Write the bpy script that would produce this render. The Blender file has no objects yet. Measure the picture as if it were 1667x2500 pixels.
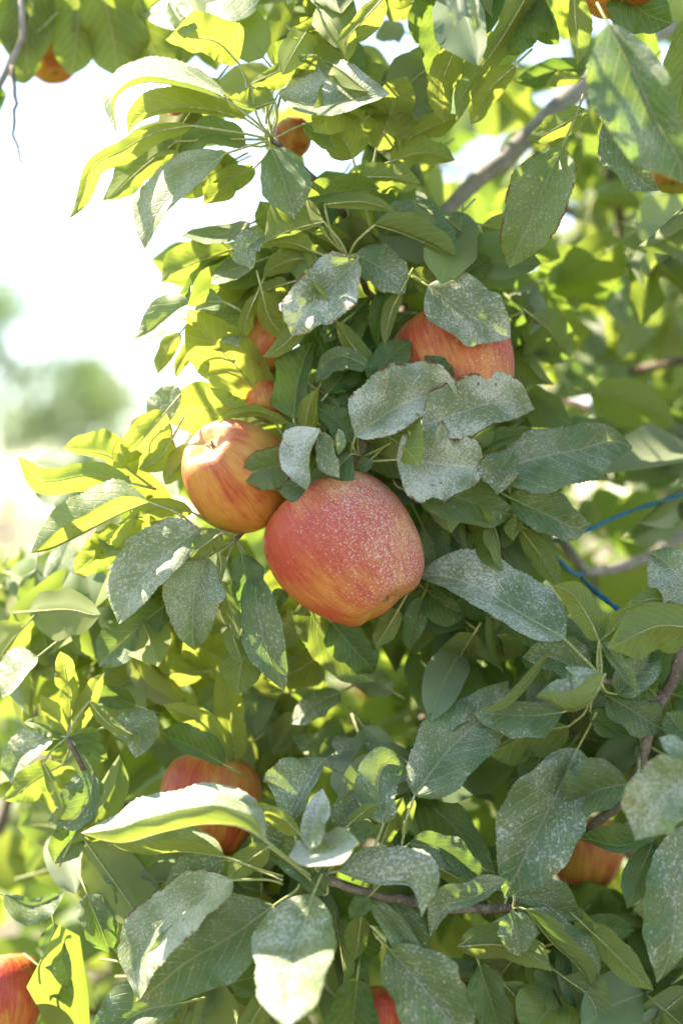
import bpy, math, random
import numpy as np
from mathutils import Vector, Matrix

random.seed(7)
RNG = np.random.default_rng(11)
scene = bpy.context.scene
C = scene.collection

# ------------------------------------------------------------------ camera
D0 = 0.80                       # focus distance to the near apple (m)
CAM_Z = 1.50
FW = 24.0 / 50.0                # frame width / distance for a 50 mm lens held upright
PX = FW * D0 / 1667.0           # metres per photograph pixel in the plane of the apple
cam_d = bpy.data.cameras.new('camera')
cam_d.sensor_fit = 'HORIZONTAL'
cam_d.sensor_width = 24.0
cam_d.lens = 50.0
cam_d.clip_start = 0.02
cam_d.clip_end = 2000.0
cam_d.dof.use_dof = True
cam_d.dof.focus_distance = D0 - 0.012
cam_d.dof.aperture_fstop = 2.9
cam_d.dof.aperture_blades = 0
cam = bpy.data.objects.new('camera', cam_d)
C.objects.link(cam)
cam.location = (0, 0, CAM_Z)
cam.rotation_euler = (math.radians(90), 0, 0)
scene.camera = cam

# ------------------------------------------------------------------ light
SUN = Vector((-0.58, 0.31, 0.76)).normalized()     # towards the sun: upper left, behind the tree
elev = math.asin(SUN.z)
world = bpy.data.worlds.new('World')
scene.world = world
world.use_nodes = True
wt = world.node_tree
wt.nodes.clear()
sky = wt.nodes.new('ShaderNodeTexSky')
sky.sky_type = 'NISHITA'
sky.sun_disc = False
sky.sun_elevation = elev
sky.sun_rotation = math.atan2(SUN.x, SUN.y)
sky.altitude = 300
sky.air_density = 1.0
sky.dust_density = 0.35
sky.ozone_density = 1.0
bg = wt.nodes.new('ShaderNodeBackground')
bg.inputs['Strength'].default_value = 0.125
wo = wt.nodes.new('ShaderNodeOutputWorld')
wt.links.new(sky.outputs[0], bg.inputs[0])
wt.links.new(bg.outputs[0], wo.inputs[0])
sun_d = bpy.data.lights.new('sun', 'SUN')
sun_d.energy = 5.0
sun_d.angle = math.radians(0.53)
sun_d.color = (1.0, 0.93, 0.83)
sun = bpy.data.objects.new('sun', sun_d)
C.objects.link(sun)
sun.rotation_euler = SUN.to_track_quat('Z', 'Y').to_euler()

vs = scene.view_settings
vs.view_transform = 'Standard'
vs.look = 'None'
vs.gamma = 1.0
vs.use_curve_mapping = False
vs.exposure = 2.15
vs.use_white_balance = True              # camera balanced for the shade
vs.white_balance_temperature = 7500
vs.white_balance_tint = 14
scene.render.engine = 'CYCLES'
cy = scene.cycles
cy.use_denoising = True
cy.max_bounces = 9
cy.diffuse_bounces = 7
cy.glossy_bounces = 2
cy.transmission_bounces = 7
cy.transparent_max_bounces = 4
cy.use_adaptive_sampling = True
cy.adaptive_threshold = 0.03
cy.sample_clamp_indirect = 6.0
cy.caustics_reflective = False
cy.caustics_refractive = False


def P(x, y, z=0.0):
    """photograph pixel + depth behind the apple plane (in apple-plane pixels) -> world point"""
    d = D0 + z * PX
    k = FW * d / 1667.0
    return Vector(((x - 833.5) * k, d, CAM_Z - (y - 1250.0) * k))


def ZM(z):
    """layer number -> depth in apple-plane pixels; the farther layers lie much deeper"""
    z = np.asarray(z, float)
    return np.where(z < 0, z * (1.3 + 1.1 * np.clip((-z - 60) / 90, 0, 1)), z * (1.5 + 3.3 * np.clip((z - 60) / 240, 0, 1)))


def ZP(pts):
    p = np.array(pts, float)
    p[:, 2] = ZM(p[:, 2])
    return p


def P_arr(a):
    a = np.asarray(a, float)
    d = D0 + a[..., 2] * PX
    k = FW * d / 1667.0
    return np.stack([(a[..., 0] - 833.5) * k, d, CAM_Z - (a[..., 1] - 1250.0) * k], -1)


# ------------------------------------------------------------------ material helpers
class NT:
    def __init__(self, name):
        self.m = bpy.data.materials.new(name)
        self.m.use_nodes = True
        self.t = self.m.node_tree
        self.t.nodes.clear()
        self.out = self.t.nodes.new('ShaderNodeOutputMaterial')

    def n(self, kind, **kw):
        nd = self.t.nodes.new('ShaderNode' + kind)
        for k, v in kw.items():
            setattr(nd, k, v)
        return nd

    def put(self, sock, v):
        if isinstance(v, bpy.types.NodeSocket):
            self.t.links.new(v, sock)
        elif v is not None:
            if hasattr(sock.default_value, '__len__') and not hasattr(v, '__len__'):
                sock.default_value = [v] * len(sock.default_value)
            elif hasattr(sock.default_value, '__len__') and len(sock.default_value) == 4 and len(v) == 3:
                sock.default_value = (*v, 1.0)
            else:
                sock.default_value = v

    def math(self, op, a, b=None, c=None, clamp=False):
        nd = self.n('Math', operation=op, use_clamp=clamp)
        self.put(nd.inputs[0], a)
        if b is not None: self.put(nd.inputs[1], b)
        if c is not None: self.put(nd.inputs[2], c)
        return nd.outputs[0]

    def mix(self, f, a, b, blend='MIX'):
        nd = self.n('Mix', data_type='RGBA', blend_type=blend, clamp_factor=True)
        self.put(nd.inputs[0], f)
        self.put(nd.inputs[6], a)
        self.put(nd.inputs[7], b)
        return nd.outputs[2]

    def ramp(self, v, a, b, c=0.0, d=1.0, smooth=True):
        nd = self.n('MapRange', interpolation_type='SMOOTHSTEP' if smooth else 'LINEAR', clamp=True)
        self.put(nd.inputs['Value'], v)
        self.put(nd.inputs['From Min'], a)
        self.put(nd.inputs['From Max'], b)
        self.put(nd.inputs['To Min'], c)
        self.put(nd.inputs['To Max'], d)
        return nd.outputs['Result']

    def noise(self, vec, scale, detail=2.0, rough=0.5, dist=0.0):
        nd = self.n('TexNoise')
        self.put(nd.inputs['Vector'], vec)
        self.put(nd.inputs['Scale'], scale)
        nd.inputs['Detail'].default_value = detail
        nd.inputs['Roughness'].default_value = rough
        nd.inputs['Distortion'].default_value = dist
        return nd.outputs['Fac']

    def voro(self, vec, scale, feature='F1', out='Distance', rnd=1.0):
        nd = self.n('TexVoronoi', feature=feature)
        self.put(nd.inputs['Vector'], vec)
        nd.inputs['Scale'].default_value = scale
        nd.inputs['Randomness'].default_value = rnd
        return nd.outputs[out]

    def vmath(self, op, a, b=None):
        nd = self.n('VectorMath', operation=op)
        self.put(nd.inputs[0], a)
        if b is not None: self.put(nd.inputs[1], b)
        return nd.outputs['Vector'] if op not in ('DOT_PRODUCT', 'LENGTH') else nd.outputs['Value']

    def comb(self, x, y, z):
        nd = self.n('CombineXYZ')
        self.put(nd.inputs[0], x); self.put(nd.inputs[1], y); self.put(nd.inputs[2], z)
        return nd.outputs[0]

    def sep(self, v):
        nd = self.n('SeparateXYZ')
        self.put(nd.inputs[0], v)
        return nd.outputs

    def bump(self, h, strength, dist):
        nd = self.n('Bump')
        nd.inputs['Strength'].default_value = strength
        nd.inputs['Distance'].default_value = dist
        self.put(nd.inputs['Height'], h)
        return nd.outputs[0]

    def principled(self, col, rough, normal=None, spec=0.5, **kw):
        nd = self.n('BsdfPrincipled')
        self.put(nd.inputs['Base Color'], col)
        self.put(nd.inputs['Roughness'], rough)
        self.put(nd.inputs['Specular IOR Level'], spec)
        if normal is not None: self.put(nd.inputs['Normal'], normal)
        for k, v in kw.items():
            self.put(nd.inputs[k], v)
        return nd.outputs[0]

    def done(self, sh):
        self.t.links.new(sh, self.out.inputs['Surface'])
        return self.m


def leaf_material():
    g = NT('leaf_blade')
    lu = g.n('Attribute', attribute_name='leaf_uv').outputs['Vector']
    X, T, A = g.sep(lu)
    pr = g.n('Attribute', attribute_name='leaf_prop')
    dust, yel, rnd = g.sep(pr.outputs['Vector'])
    edge = pr.outputs['Alpha']
    obj = g.n('TexCoord').outputs['Object']
    off = g.vmath('ADD', obj, g.comb(rnd, g.math('MULTIPLY', rnd, 3.7), 0.0))
    back = g.n('NewGeometry').outputs['Backfacing']
    aX = g.math('ABSOLUTE', X)
    aA = g.math('ABSOLUTE', A)
    # side veins sweep forward to the margin
    bend = g.math('MULTIPLY', g.math('POWER', aX, 1.25), 0.40)
    f = g.math('SUBTRACT', T, bend)
    f = g.math('ADD', g.math('MULTIPLY', f, 8.5), g.math('MULTIPLY', g.math('SIGN', X), 0.2))
    f = g.math('ADD', f, rnd)
    pp = g.math('PINGPONG', f, 0.5)
    sv = g.ramp(pp, 0.0, 0.085, 1.0, 0.0)
    sv = g.math('MULTIPLY', sv, g.ramp(aA, 0.80, 1.0, 1.0, 0.15))
    mid = g.ramp(aX, 0.012, 0.05, 1.0, 0.0)
    vein = g.math('MAXIMUM', sv, mid)
    net = g.ramp(g.voro(off, 420, 'DISTANCE_TO_EDGE'), 0.0, 0.12, 1.0, 0.0)
    blot = g.noise(off, 55, 1.5, 0.6)
    # clean blade
    green = g.mix(yel, (0.034, 0.112, 0.026), (0.130, 0.215, 0.036))
    green = g.mix(g.ramp(blot, 0.35, 0.7), green, g.mix(0.35, green, (0.10, 0.15, 0.03)))
    green = g.mix(g.math('MULTIPLY', vein, 0.45), green, (0.20, 0.25, 0.07))
    under = g.mix(yel, (0.160, 0.215, 0.082), (0.215, 0.265, 0.060))
    under = g.mix(g.math('MULTIPLY', g.math('MAXIMUM', vein, g.math('MULTIPLY', net, 0.35)), 0.55), under, (0.29, 0.33, 0.15))
    col = g.mix(back, green, under)
    # clay dust: flecks where drops dried plus a thin film, thickest in the veins
    fine = g.noise(off, g.math('ADD', 520.0, g.math('MULTIPLY', rnd, 560.0)), 2.0, 0.6, 0.3)
    big = g.noise(off, 38, 1.0, 0.55)
    amt = g.math('MULTIPLY', dust, g.ramp(big, 0.30, 0.66, 0.62, 1.12))
    amt = g.math('MULTIPLY', amt, g.math('SUBTRACT', 1.0, g.math('MULTIPLY', back, 0.72)))
    th = g.math('SUBTRACT', 0.70, g.math('MULTIPLY', amt, 0.27))
    fleck = g.ramp(fine, th, g.math('ADD', th, 0.15))
    medium = g.noise(off, g.math('SUBTRACT', 380.0, g.math('MULTIPLY', rnd, 220.0)), 2.0, 0.6, 0.4)
    fleck2 = g.ramp(medium, g.math('SUBTRACT', 0.82, g.math('MULTIPLY', amt, 0.24)), g.math('SUBTRACT', 0.88, g.math('MULTIPLY', amt, 0.20)))
    film = g.math('MULTIPLY', amt, g.math('ADD', 0.15, g.math('MULTIPLY', amt, 0.19)))
    film = g.math('ADD', film, g.math('MULTIPLY', vein, g.math('MULTIPLY', amt, 0.14)))
    dm = g.math('MAXIMUM', g.math('MULTIPLY', fleck, 0.58), g.math('MULTIPLY', fleck2, 0.26))
    dm = g.math('MULTIPLY', dm, g.ramp(amt, 0.02, 0.25))
    dm = g.math('ADD', g.math('MULTIPLY', dm, g.math('SUBTRACT', 1.0, film)), film, clamp=True)
    col = g.mix(dm, col, (0.68, 0.68, 0.58))
    # scorched margin and rusty spots
    rim = g.math('MULTIPLY', g.ramp(aA, 0.90, 0.985), g.ramp(g.noise(off, 130, 1), g.math('SUBTRACT', 0.85, g.math('MULTIPLY', edge, 0.55)), g.math('SUBTRACT', 0.95, g.math('MULTIPLY', edge, 0.55))))
    spot = g.math('MULTIPLY', g.ramp(g.voro(off, 120), 0.10, 0.17, 1.0, 0.0), g.ramp(big, 0.60, 0.66))
    brown = g.math('MAXIMUM', rim, g.math('MULTIPLY', spot, edge), clamp=True)
    bcol = g.mix(medium, (0.06, 0.025, 0.012), (0.26, 0.10, 0.04))
    col = g.mix(brown, col, bcol)
    hgt = g.math('SUBTRACT', g.math('MULTIPLY', g.noise(off, 170, 1.0, 0.6), 0.55), g.math('MULTIPLY', vein, 0.55))
    hgt = g.math('MULTIPLY', hgt, g.math('SUBTRACT', 1.0, g.math('MULTIPLY', back, 1.6)))
    nrm = g.bump(hgt, 0.55, 0.0012)
    rough = g.math('ADD', 0.46, g.math('MULTIPLY', g.math('MAXIMUM', dm, back), 0.35))
    surf = g.principled(col, rough, nrm, spec=g.math('SUBTRACT', 0.42, g.math('MULTIPLY', g.math('MAXIMUM', dm, back), 0.30)))
    tcol = g.mix(yel, (0.14, 0.31, 0.035), (0.50, 0.60, 0.075))
    tcol = g.mix(g.math('MULTIPLY', net, 0.55), tcol, g.mix(0.5, tcol, (0.10, 0.20, 0.01)))
    tcol = g.mix(g.math('MULTIPLY', vein, 0.75), tcol, (0.66, 0.68, 0.24))
    tcol = g.mix(g.ramp(blot, 0.35, 0.75), tcol, g.mix(0.3, tcol, (0.50, 0.56, 0.06)))
    tcol = g.mix(g.math('MULTIPLY', dm, 0.55), tcol, (0.12, 0.13, 0.05))
    tcol = g.mix(brown, tcol, (0.24, 0.05, 0.008))
    tr = g.n('BsdfTranslucent')
    g.put(tr.inputs['Color'], tcol)
    g.put(tr.inputs['Normal'], nrm)
    ms = g.n('MixShader')
    g.put(ms.inputs[0], g.math('SUBTRACT', 0.44, g.math('MULTIPLY', dm, 0.32)))
    g.t.links.new(surf, ms.inputs[1])
    g.t.links.new(tr.outputs[0], ms.inputs[2])
    return g.done(ms.outputs[0])


def far_leaf_material():
    """the same leaf without flecks and veins, for leaves far out of focus"""
    g = NT('leaf_blade_far')
    lu = g.n('Attribute', attribute_name='leaf_uv').outputs['Vector']
    X, T, A = g.sep(lu)
    pr = g.n('Attribute', attribute_name='leaf_prop')
    dust, yel, rnd = g.sep(pr.outputs['Vector'])  # dust value also carries the painted distance haze of the orchard crowns
    back = g.n('NewGeometry').outputs['Backfacing']
    mid = g.ramp(g.math('ABSOLUTE', X), 0.02, 0.07, 1.0, 0.0)
    col = g.mix(back, g.mix(yel, (0.034, 0.112, 0.026), (0.130, 0.215, 0.036)), g.mix(yel, (0.160, 0.215, 0.082), (0.215, 0.265, 0.060)))
    col = g.mix(g.math('MULTIPLY', mid, 0.4), col, (0.26, 0.30, 0.12))
    dm = g.math('MULTIPLY', g.math('MULTIPLY', dust, 0.50), g.math('SUBTRACT', 1.0, g.math('MULTIPLY', back, 0.72)))
    col = g.mix(dm, col, (0.66, 0.66, 0.60))
    surf = g.principled(col, 0.62, spec=0.25)
    tcol = g.mix(yel, (0.14, 0.31, 0.035), (0.50, 0.60, 0.075))
    tcol = g.mix(g.math('MULTIPLY', dm, 0.55), tcol, (0.12, 0.13, 0.05))
    tr = g.n('BsdfTranslucent')
    g.put(tr.inputs['Color'], tcol)
    ms = g.n('MixShader')
    g.put(ms.inputs[0], g.math('SUBTRACT', 0.44, g.math('MULTIPLY', dm, 0.32)))
    g.t.links.new(surf, ms.inputs[1])
    g.t.links.new(tr.outputs[0], ms.inputs[2])
    return g.done(ms.outputs[0])


def petiole_material():
    g = NT('leaf_stalk')
    obj = g.n('TexCoord').outputs['Object']
    col = g.mix(g.noise(obj, 90, 2), (0.22, 0.27, 0.07), (0.36, 0.38, 0.16))
    col = g.mix(g.ramp(g.noise(obj, 500, 2), 0.55, 0.7), col, (0.50, 0.50, 0.42))
    return g.done(g.principled(col, 0.6, spec=0.25))


def bark_material(name, c1, c2, c3, sc=1.0):
    g = NT(name)
    obj = g.n('TexCoord').outputs['Object']
    a = g.noise(obj, 70 * sc, 5, 0.65, 0.4)
    b = g.noise(obj, 16 * sc, 3, 0.6)
    lent = g.ramp(g.voro(obj, 130 * sc), 0.12, 0.24, 1.0, 0.0)
    col = g.mix(g.ramp(a, 0.32, 0.68), c1, c2)
    col = g.mix(g.ramp(b, 0.45, 0.7), col, c3)
    col = g.mix(g.math('MULTIPLY', lent, 0.5), col, (0.34, 0.31, 0.26))
    h = g.math('ADD', a, g.math('MULTIPLY', g.noise(obj, 300 * sc, 3), 0.4))
    return g.done(g.principled(col, 0.85, g.bump(h, 0.8, 0.003), spec=0.2))


def apple_material(name, red=0.5, dust=0.4, ddir=(1, 0, 0), green=0.0, coarse=1.0):
    """skin colours follow the fruit's own axis (local Z, stem up)"""
    g = NT(name)
    obj = g.n('TexCoord').outputs['Object']
    x, y, z = g.sep(obj)
    rad = g.math('SQRT', g.math('ADD', g.math('ADD', g.math('MULTIPLY', x, x), g.math('MULTIPLY', y, y)), 0.01))
    sx = g.math('DIVIDE', x, rad)
    sy = g.math('DIVIDE', y, rad)
    # streaks run from stem to calyx
    v1 = g.comb(g.math('MULTIPLY', sx, 7.0), g.math('MULTIPLY', sy, 7.0), g.math('MULTIPLY', z, 0.9))
    v2 = g.comb(g.math('MULTIPLY', sx, 24.0), g.math('MULTIPLY', sy, 24.0), g.math('MULTIPLY', z, 3.4))
    s1 = g.noise(v1, 1.0, 3, 0.6, 0.3)
    s2 = g.noise(v2, 1.0, 3, 0.6, 0.5)
    br = g.noise(obj, 1.4, 2, 0.5)
    blush = g.math('ADD', g.math('MULTIPLY', s1, 0.40), g.math('ADD', g.math('MULTIPLY', s2, 0.30), g.math('MULTIPLY', br, 0.70)))
    blush = g.ramp(blush, 0.70 - 0.45 * red, 1.16 - 0.45 * red)
    rim_d = g.math('ADD', rad, g.math('MULTIPLY', g.noise(obj, 3.0, 2), 0.35))
    lowz = g.math('MULTIPLY', g.math('MULTIPLY', g.ramp(z, -0.55, -0.8), g.ramp(rim_d, 0.45, 0.85, 1.0, 0.0)), 0.85)
    blush = g.math('MULTIPLY', blush, g.math('SUBTRACT', 1.0, lowz))
    ground_c = g.mix(green, (0.58, 0.29, 0.050), (0.36, 0.38, 0.075))
    ground_c = g.mix(g.ramp(br, 0.4, 0.65), ground_c, g.mix(0.45, ground_c, (0.54, 0.18, 0.05)))
    redc = g.mix(g.ramp(s2, 0.25, 0.75), (0.47, 0.070, 0.024), (0.37, 0.034, 0.018))
    col = g.mix(blush, ground_c, redc)
    # lenticels
    lv = g.voro(obj, 24)
    ln = g.ramp(lv, 0.06, 0.12, 1.0, 0.0)
    col = g.mix(g.math('MULTIPLY', ln, 0.55), col, (0.74, 0.52, 0.26))
    # clay
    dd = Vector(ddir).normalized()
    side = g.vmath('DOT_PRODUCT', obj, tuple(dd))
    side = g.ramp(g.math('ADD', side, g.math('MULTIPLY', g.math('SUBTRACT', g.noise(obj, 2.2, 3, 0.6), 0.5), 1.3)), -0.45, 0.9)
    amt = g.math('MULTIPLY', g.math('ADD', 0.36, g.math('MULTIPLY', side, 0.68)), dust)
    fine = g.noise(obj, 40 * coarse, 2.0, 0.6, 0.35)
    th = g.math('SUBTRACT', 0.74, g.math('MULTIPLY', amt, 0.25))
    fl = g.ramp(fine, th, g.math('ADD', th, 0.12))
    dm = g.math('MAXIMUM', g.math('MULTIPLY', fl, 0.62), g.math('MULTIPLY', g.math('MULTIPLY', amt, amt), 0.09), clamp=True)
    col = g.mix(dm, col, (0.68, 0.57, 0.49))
    rough = g.math('ADD', 0.44, g.math('MULTIPLY', dm, 0.40))
    rough = g.math('ADD', rough, 0.10 * dust)
    h = g.math('ADD', g.math('MULTIPLY', fl, 0.5), g.math('MULTIPLY', g.noise(obj, 9, 3), 0.6))
    sh = g.principled(col, rough, g.bump(h, 0.12, 0.01), spec=0.42)
    pn = sh.node
    pn.inputs['Subsurface Weight'].default_value = 0.18
    pn.inputs['Subsurface Radius'].default_value = (1.0, 0.35, 0.1)
    pn.inputs['Subsurface Scale'].default_value = 0.006
    return g.done(sh)


M_LEAF = leaf_material()
M_STALK = petiole_material()
M_FAR = far_leaf_material()
M_BARK = bark_material('bark_grey', (0.19, 0.175, 0.155), (0.34, 0.315, 0.285), (0.26, 0.24, 0.215))
M_TWIG = bark_material('bark_twig', (0.10, 0.075, 0.055), (0.24, 0.20, 0.16), (0.16, 0.12, 0.09), 1.8)


def simple_mat(name, c1, c2, scale, rough=0.7, spec=0.3):
    g = NT(name)
    obj = g.n('TexCoord').outputs['Object']
    n = g.noise(obj, scale, 4, 0.6)
    return g.done(g.principled(g.mix(g.ramp(n, 0.3, 0.7), c1, c2), rough, g.bump(n, 0.4, 0.002), spec=spec))


M_CALYX = simple_mat('dried_calyx', (0.16, 0.10, 0.05), (0.42, 0.33, 0.18), 200)
M_STEM = simple_mat('fruit_stalk', (0.14, 0.10, 0.05), (0.24, 0.24, 0.09), 150)
M_TWINE = simple_mat('blue_twine', (0.008, 0.09, 0.18), (0.015, 0.19, 0.34), 900, 0.6)


# ------------------------------------------------------------------ mesh helpers
def mesh_obj(name, verts, faces, mats, parent=None, loc=None, smooth=True, mat_idx=None):
    me = bpy.data.meshes.new(name)
    me.from_pydata([tuple(v) for v in verts], [], [tuple(f) for f in faces])
    for m in (mats if isinstance(mats, (list, tuple)) else [mats]):
        me.materials.append(m)
    if smooth:
        me.polygons.foreach_set('use_smooth', [True] * len(me.polygons))
    if mat_idx is not None:
        me.polygons.foreach_set('material_index', list(mat_idx))
    me.update()
    o = bpy.data.objects.new(name, me)
    C.objects.link(o)
    if parent is not None:
        o.parent = parent
    if loc is not None:
        o.location = loc
    return o


def empty(name, loc):
    o = bpy.data.objects.new(name, None)
    C.objects.link(o)
    o.location = loc
    o.empty_display_size = 0.05
    return o


def tag(o, label, cat, group=None):
    o['label'] = label
    o['category'] = cat
    if group:
        o['group'] = group
    return o


def catmull(pts, n):
    pts = np.asarray(pts, float)
    if len(pts) == 2:
        t = np.linspace(0, 1, n)[:, None]
        return pts[0] * (1 - t) + pts[1] * t
    # parametrise by chord length
    seg = np.linalg.norm(np.diff(pts, axis=0), axis=1)
    cum = np.concatenate([[0], np.cumsum(seg)]) / seg.sum()
    q = np.vstack([2 * pts[0] - pts[1], pts, 2 * pts[-1] - pts[-2]])
    out = []
    for t in np.linspace(0, 1, n):
        i = min(len(pts) - 2, max(0, int(np.searchsorted(cum, t, 'right') - 1)))
        u = (t - cum[i]) / max(1e-9, cum[i + 1] - cum[i])
        p0, p1, p2, p3 = q[i], q[i + 1], q[i + 2], q[i + 3]
        out.append(0.5 * ((2 * p1) + (-p0 + p2) * u + (2 * p0 - 5 * p1 + 4 * p2 - p3) * u * u + (-p0 + 3 * p1 - 3 * p2 + p3) * u ** 3))
    return np.array(out)


def tube(path, radii, sides=8, bumpy=0.0, seed=0):
    """verts, faces of a tapered tube along world points"""
    path = np.asarray(path, float)
    n = len(path)
    rr = np.interp(np.linspace(0, 1, n), np.linspace(0, 1, len(radii)), radii)
    rng = np.random.default_rng(seed)
    tan = np.gradient(path, axis=0)
    tan /= np.linalg.norm(tan, axis=1)[:, None] + 1e-12
    ref = np.array([0.13, 0.2, 0.97]) if abs(tan[0][2]) < 0.9 else np.array([1.0, 0.1, 0.0])
    V, F = [], []
    u = np.cross(tan[0], ref); u /= np.linalg.norm(u)
    for i in range(n):
        u = u - tan[i] * np.dot(u, tan[i]); u /= np.linalg.norm(u) + 1e-12
        w = np.cross(tan[i], u)
        for k in range(sides):
            a = 2 * math.pi * k / sides
            r = rr[i] * (1 + bumpy * (rng.random() - 0.5))
            V.append(path[i] + r * (math.cos(a) * u + math.sin(a) * w))
    for i in range(n - 1):
        for k in range(sides):
            k2 = (k + 1) % sides
            F.append((i * sides + k, i * sides + k2, (i + 1) * sides + k2, (i + 1) * sides + k))
    F.append(tuple(range(sides))[::-1])
    F.append(tuple((n - 1) * sides + k for k in range(sides)))
    return V, F


PROF_T = [0, .02, .06, .12, .20, .30, .42, .54, .65, .75, .83, .89, .935, .965, .985, 1.0]
PROF_W = [.04, .24, .50, .72, .88, .97, 1.0, .985, .92, .79, .62, .44, .265, .145, .065, 0.0]


def leaf_arrays(pts, wl, wr, z=0.0, side='U', tilt=None, dl=None, dr=None, rip=None, bow=None,
                lean=0.0, twist=None, curl=None, node=None, nseg=58, nac=5, serr=True, seed=0, stalk=True, stalk_r=3.0, peak=0.0):
    """A leaf in apple-plane pixels: midrib points base->tip (x, y[, dz]); wl / wr how far the left / right
    half reaches (negative = folded over); dl / dr how far the margin lies behind the midrib."""
    rng = np.random.default_rng(seed)
    p = np.array([(q[0], q[1], q[2] if len(q) > 2 else 0.0) for q in pts], float)
    if tilt is None:
        tilt = rng.uniform(0.25, 0.6) if side == 'U' else rng.uniform(-0.65, -0.35)
    if dl is None:
        dl = (-1 if side == 'U' else 1) * rng.uniform(.2, .85) * abs(wl)
    if dr is None:
        dr = (-1 if side == 'U' else 1) * rng.uniform(.2, .85) * abs(wr)
    if rip is None:
        rip = rng.uniform(0.09, 0.24)
    if twist is None:
        twist = rng.uniform(-0.8, 0.8)
    if curl is None:
        curl = rng.uniform(0.04, 0.36)
    if bow is None:
        bow = rng.uniform(0.15, 0.55)
    m = catmull(p, nseg + 1)
    t = np.linspace(0, 1, nseg + 1)
    tan = np.gradient(m, axis=0)
    tan[:, 2] = 0
    # keep the cross direction steady along the blade
    ch = m[-1, :2] - m[0, :2]
    L = np.linalg.norm(np.diff(m[:, :2], axis=0), axis=1).sum()
    tn = tan[:, :2] / (np.linalg.norm(tan[:, :2], axis=1)[:, None] + 1e-9)
    cn = ch / (np.linalg.norm(ch) + 1e-9)
    dirn = 0.65 * tn + 0.35 * cn
    dirn /= np.linalg.norm(dirn, axis=1)[:, None] + 1e-9
    nl = np.stack([dirn[:, 1], -dirn[:, 0]], 1)
    w = np.interp(t, PROF_T, PROF_W)
    # smooth profile
    if peak:
        w = np.interp(np.clip(t + peak * np.sin(math.pi * t), 0, 1), PROF_T, PROF_W)
    sgn = -1.0 if side == 'U' else 1.0            # depth sign of the upper face
    ph1, ph2 = rng.uniform(0, 6.28, 2)
    fr1, fr2 = rng.uniform(1.4, 2.6, 2)
    cols = np.linspace(-1, 1, 2 * nac + 1)
    nc = len(cols)
    neg = (cols < 0)[None, :, None]
    offL = np.concatenate([nl * wl, np.full((nseg + 1, 1), dl)], 1)[:, None, :]
    offR = np.concatenate([-nl * wr, np.full((nseg + 1, 1), dr)], 1)[:, None, :]
    offL[:, 0, 2] += twist * abs(wl) * (t - .45)
    offR[:, 0, 2] -= twist * abs(wr) * (t - .45)
    off = np.where(neg, offL, offR)
    Wd = np.linalg.norm(off, axis=2) + 1e-6
    bb = np.tile(np.abs(cols)[None, :], (nseg + 1, 1))
    b0 = bb.copy()
    if serr:
        k = np.where(np.arange(nseg + 1) % 2 == 1, 0.017, -0.013) * ((t > .04) & (t < .97))
        slow = lambda: 0.05 * np.sin(6.283 * rng.uniform(.8, 2.2) * t + rng.uniform(0, 6.28)) + 0.02 * np.sin(6.283 * rng.uniform(4, 7) * t + rng.uniform(0, 6.28))
        bb[:, 0] *= 1 + k * rng.uniform(.2, 1.8, nseg + 1)
        bb[:, -1] *= 1 + k * rng.uniform(.2, 1.8, nseg + 1)
        bb[:, :nac] *= 1 + slow()[:, None] * b0[:, :nac]
        bb[:, nac + 1:] *= 1 + slow()[:, None] * b0[:, nac + 1:]
    S_ = w[:, None]
    q = m[:, None, :] + off * (bb * S_)[:, :, None]
    fr = np.where(neg[:, :, 0], fr1, fr2); ph = np.where(neg[:, :, 0], ph1, ph2)
    tt = t[:, None]
    hook = rng.uniform(-.07, .07) * L * (np.clip((t - .78) / .22, 0, 1) ** 2)
    q[:, :, :2] += (nl * hook[:, None])[:, None, :]
    m[:, :2] += nl * hook[:, None]
    q[:, :, 2] += sgn * Wd * S_ * bow * 1.2 * b0 * (1 - b0)
    wave = np.sin(6.283 * fr * tt + ph) + 0.35 * np.sin(6.283 * fr * 2.7 * tt + ph * 2.3)
    q[:, :, 2] += sgn * Wd * rip * b0 ** 2 * wave * np.minimum(1, 5 * S_)
    q[:, :, 0] += -sgn * Wd * rip * .5 * b0 ** 2 * np.sin(6.283 * fr * .8 * tt + ph * 1.7) * S_
    q[:, :, 1] += Wd * rip * .45 * b0 ** 2 * np.cos(6.283 * fr * 1.1 * tt + ph * 1.3) * S_
    q[:, :, 2] += -sgn * curl * L * (tt ** 2.6)
    m[:, 2] += -sgn * curl * L * (t ** 2.6)
    V = q.reshape(-1, 3)
    UV = np.stack([cols[None, :] * S_ + 0 * tt, tt + 0 * cols[None, :], cols[None, :] + 0 * tt], -1).reshape(-1, 3)
    yc = m[:, 1].mean()
    xc = m[:, 0].mean()
    V[:, 2] += tilt * (yc - V[:, 1]) + lean * (xc - V[:, 0]) + z
    m2 = m.copy(); m2[:, 2] += tilt * (yc - m[:, 1]) + lean * (xc - m[:, 0]) + z
    F = []
    for i in range(nseg):
        for k in range(nc - 1):
            a, b2, c, d = i * nc + k, i * nc + k + 1, (i + 1) * nc + k + 1, (i + 1) * nc + k
            F.append((a, b2, c, d) if side == 'U' else (a, d, c, b2))
    Vw = P_arr(V)
    st_mesh = None
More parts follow.
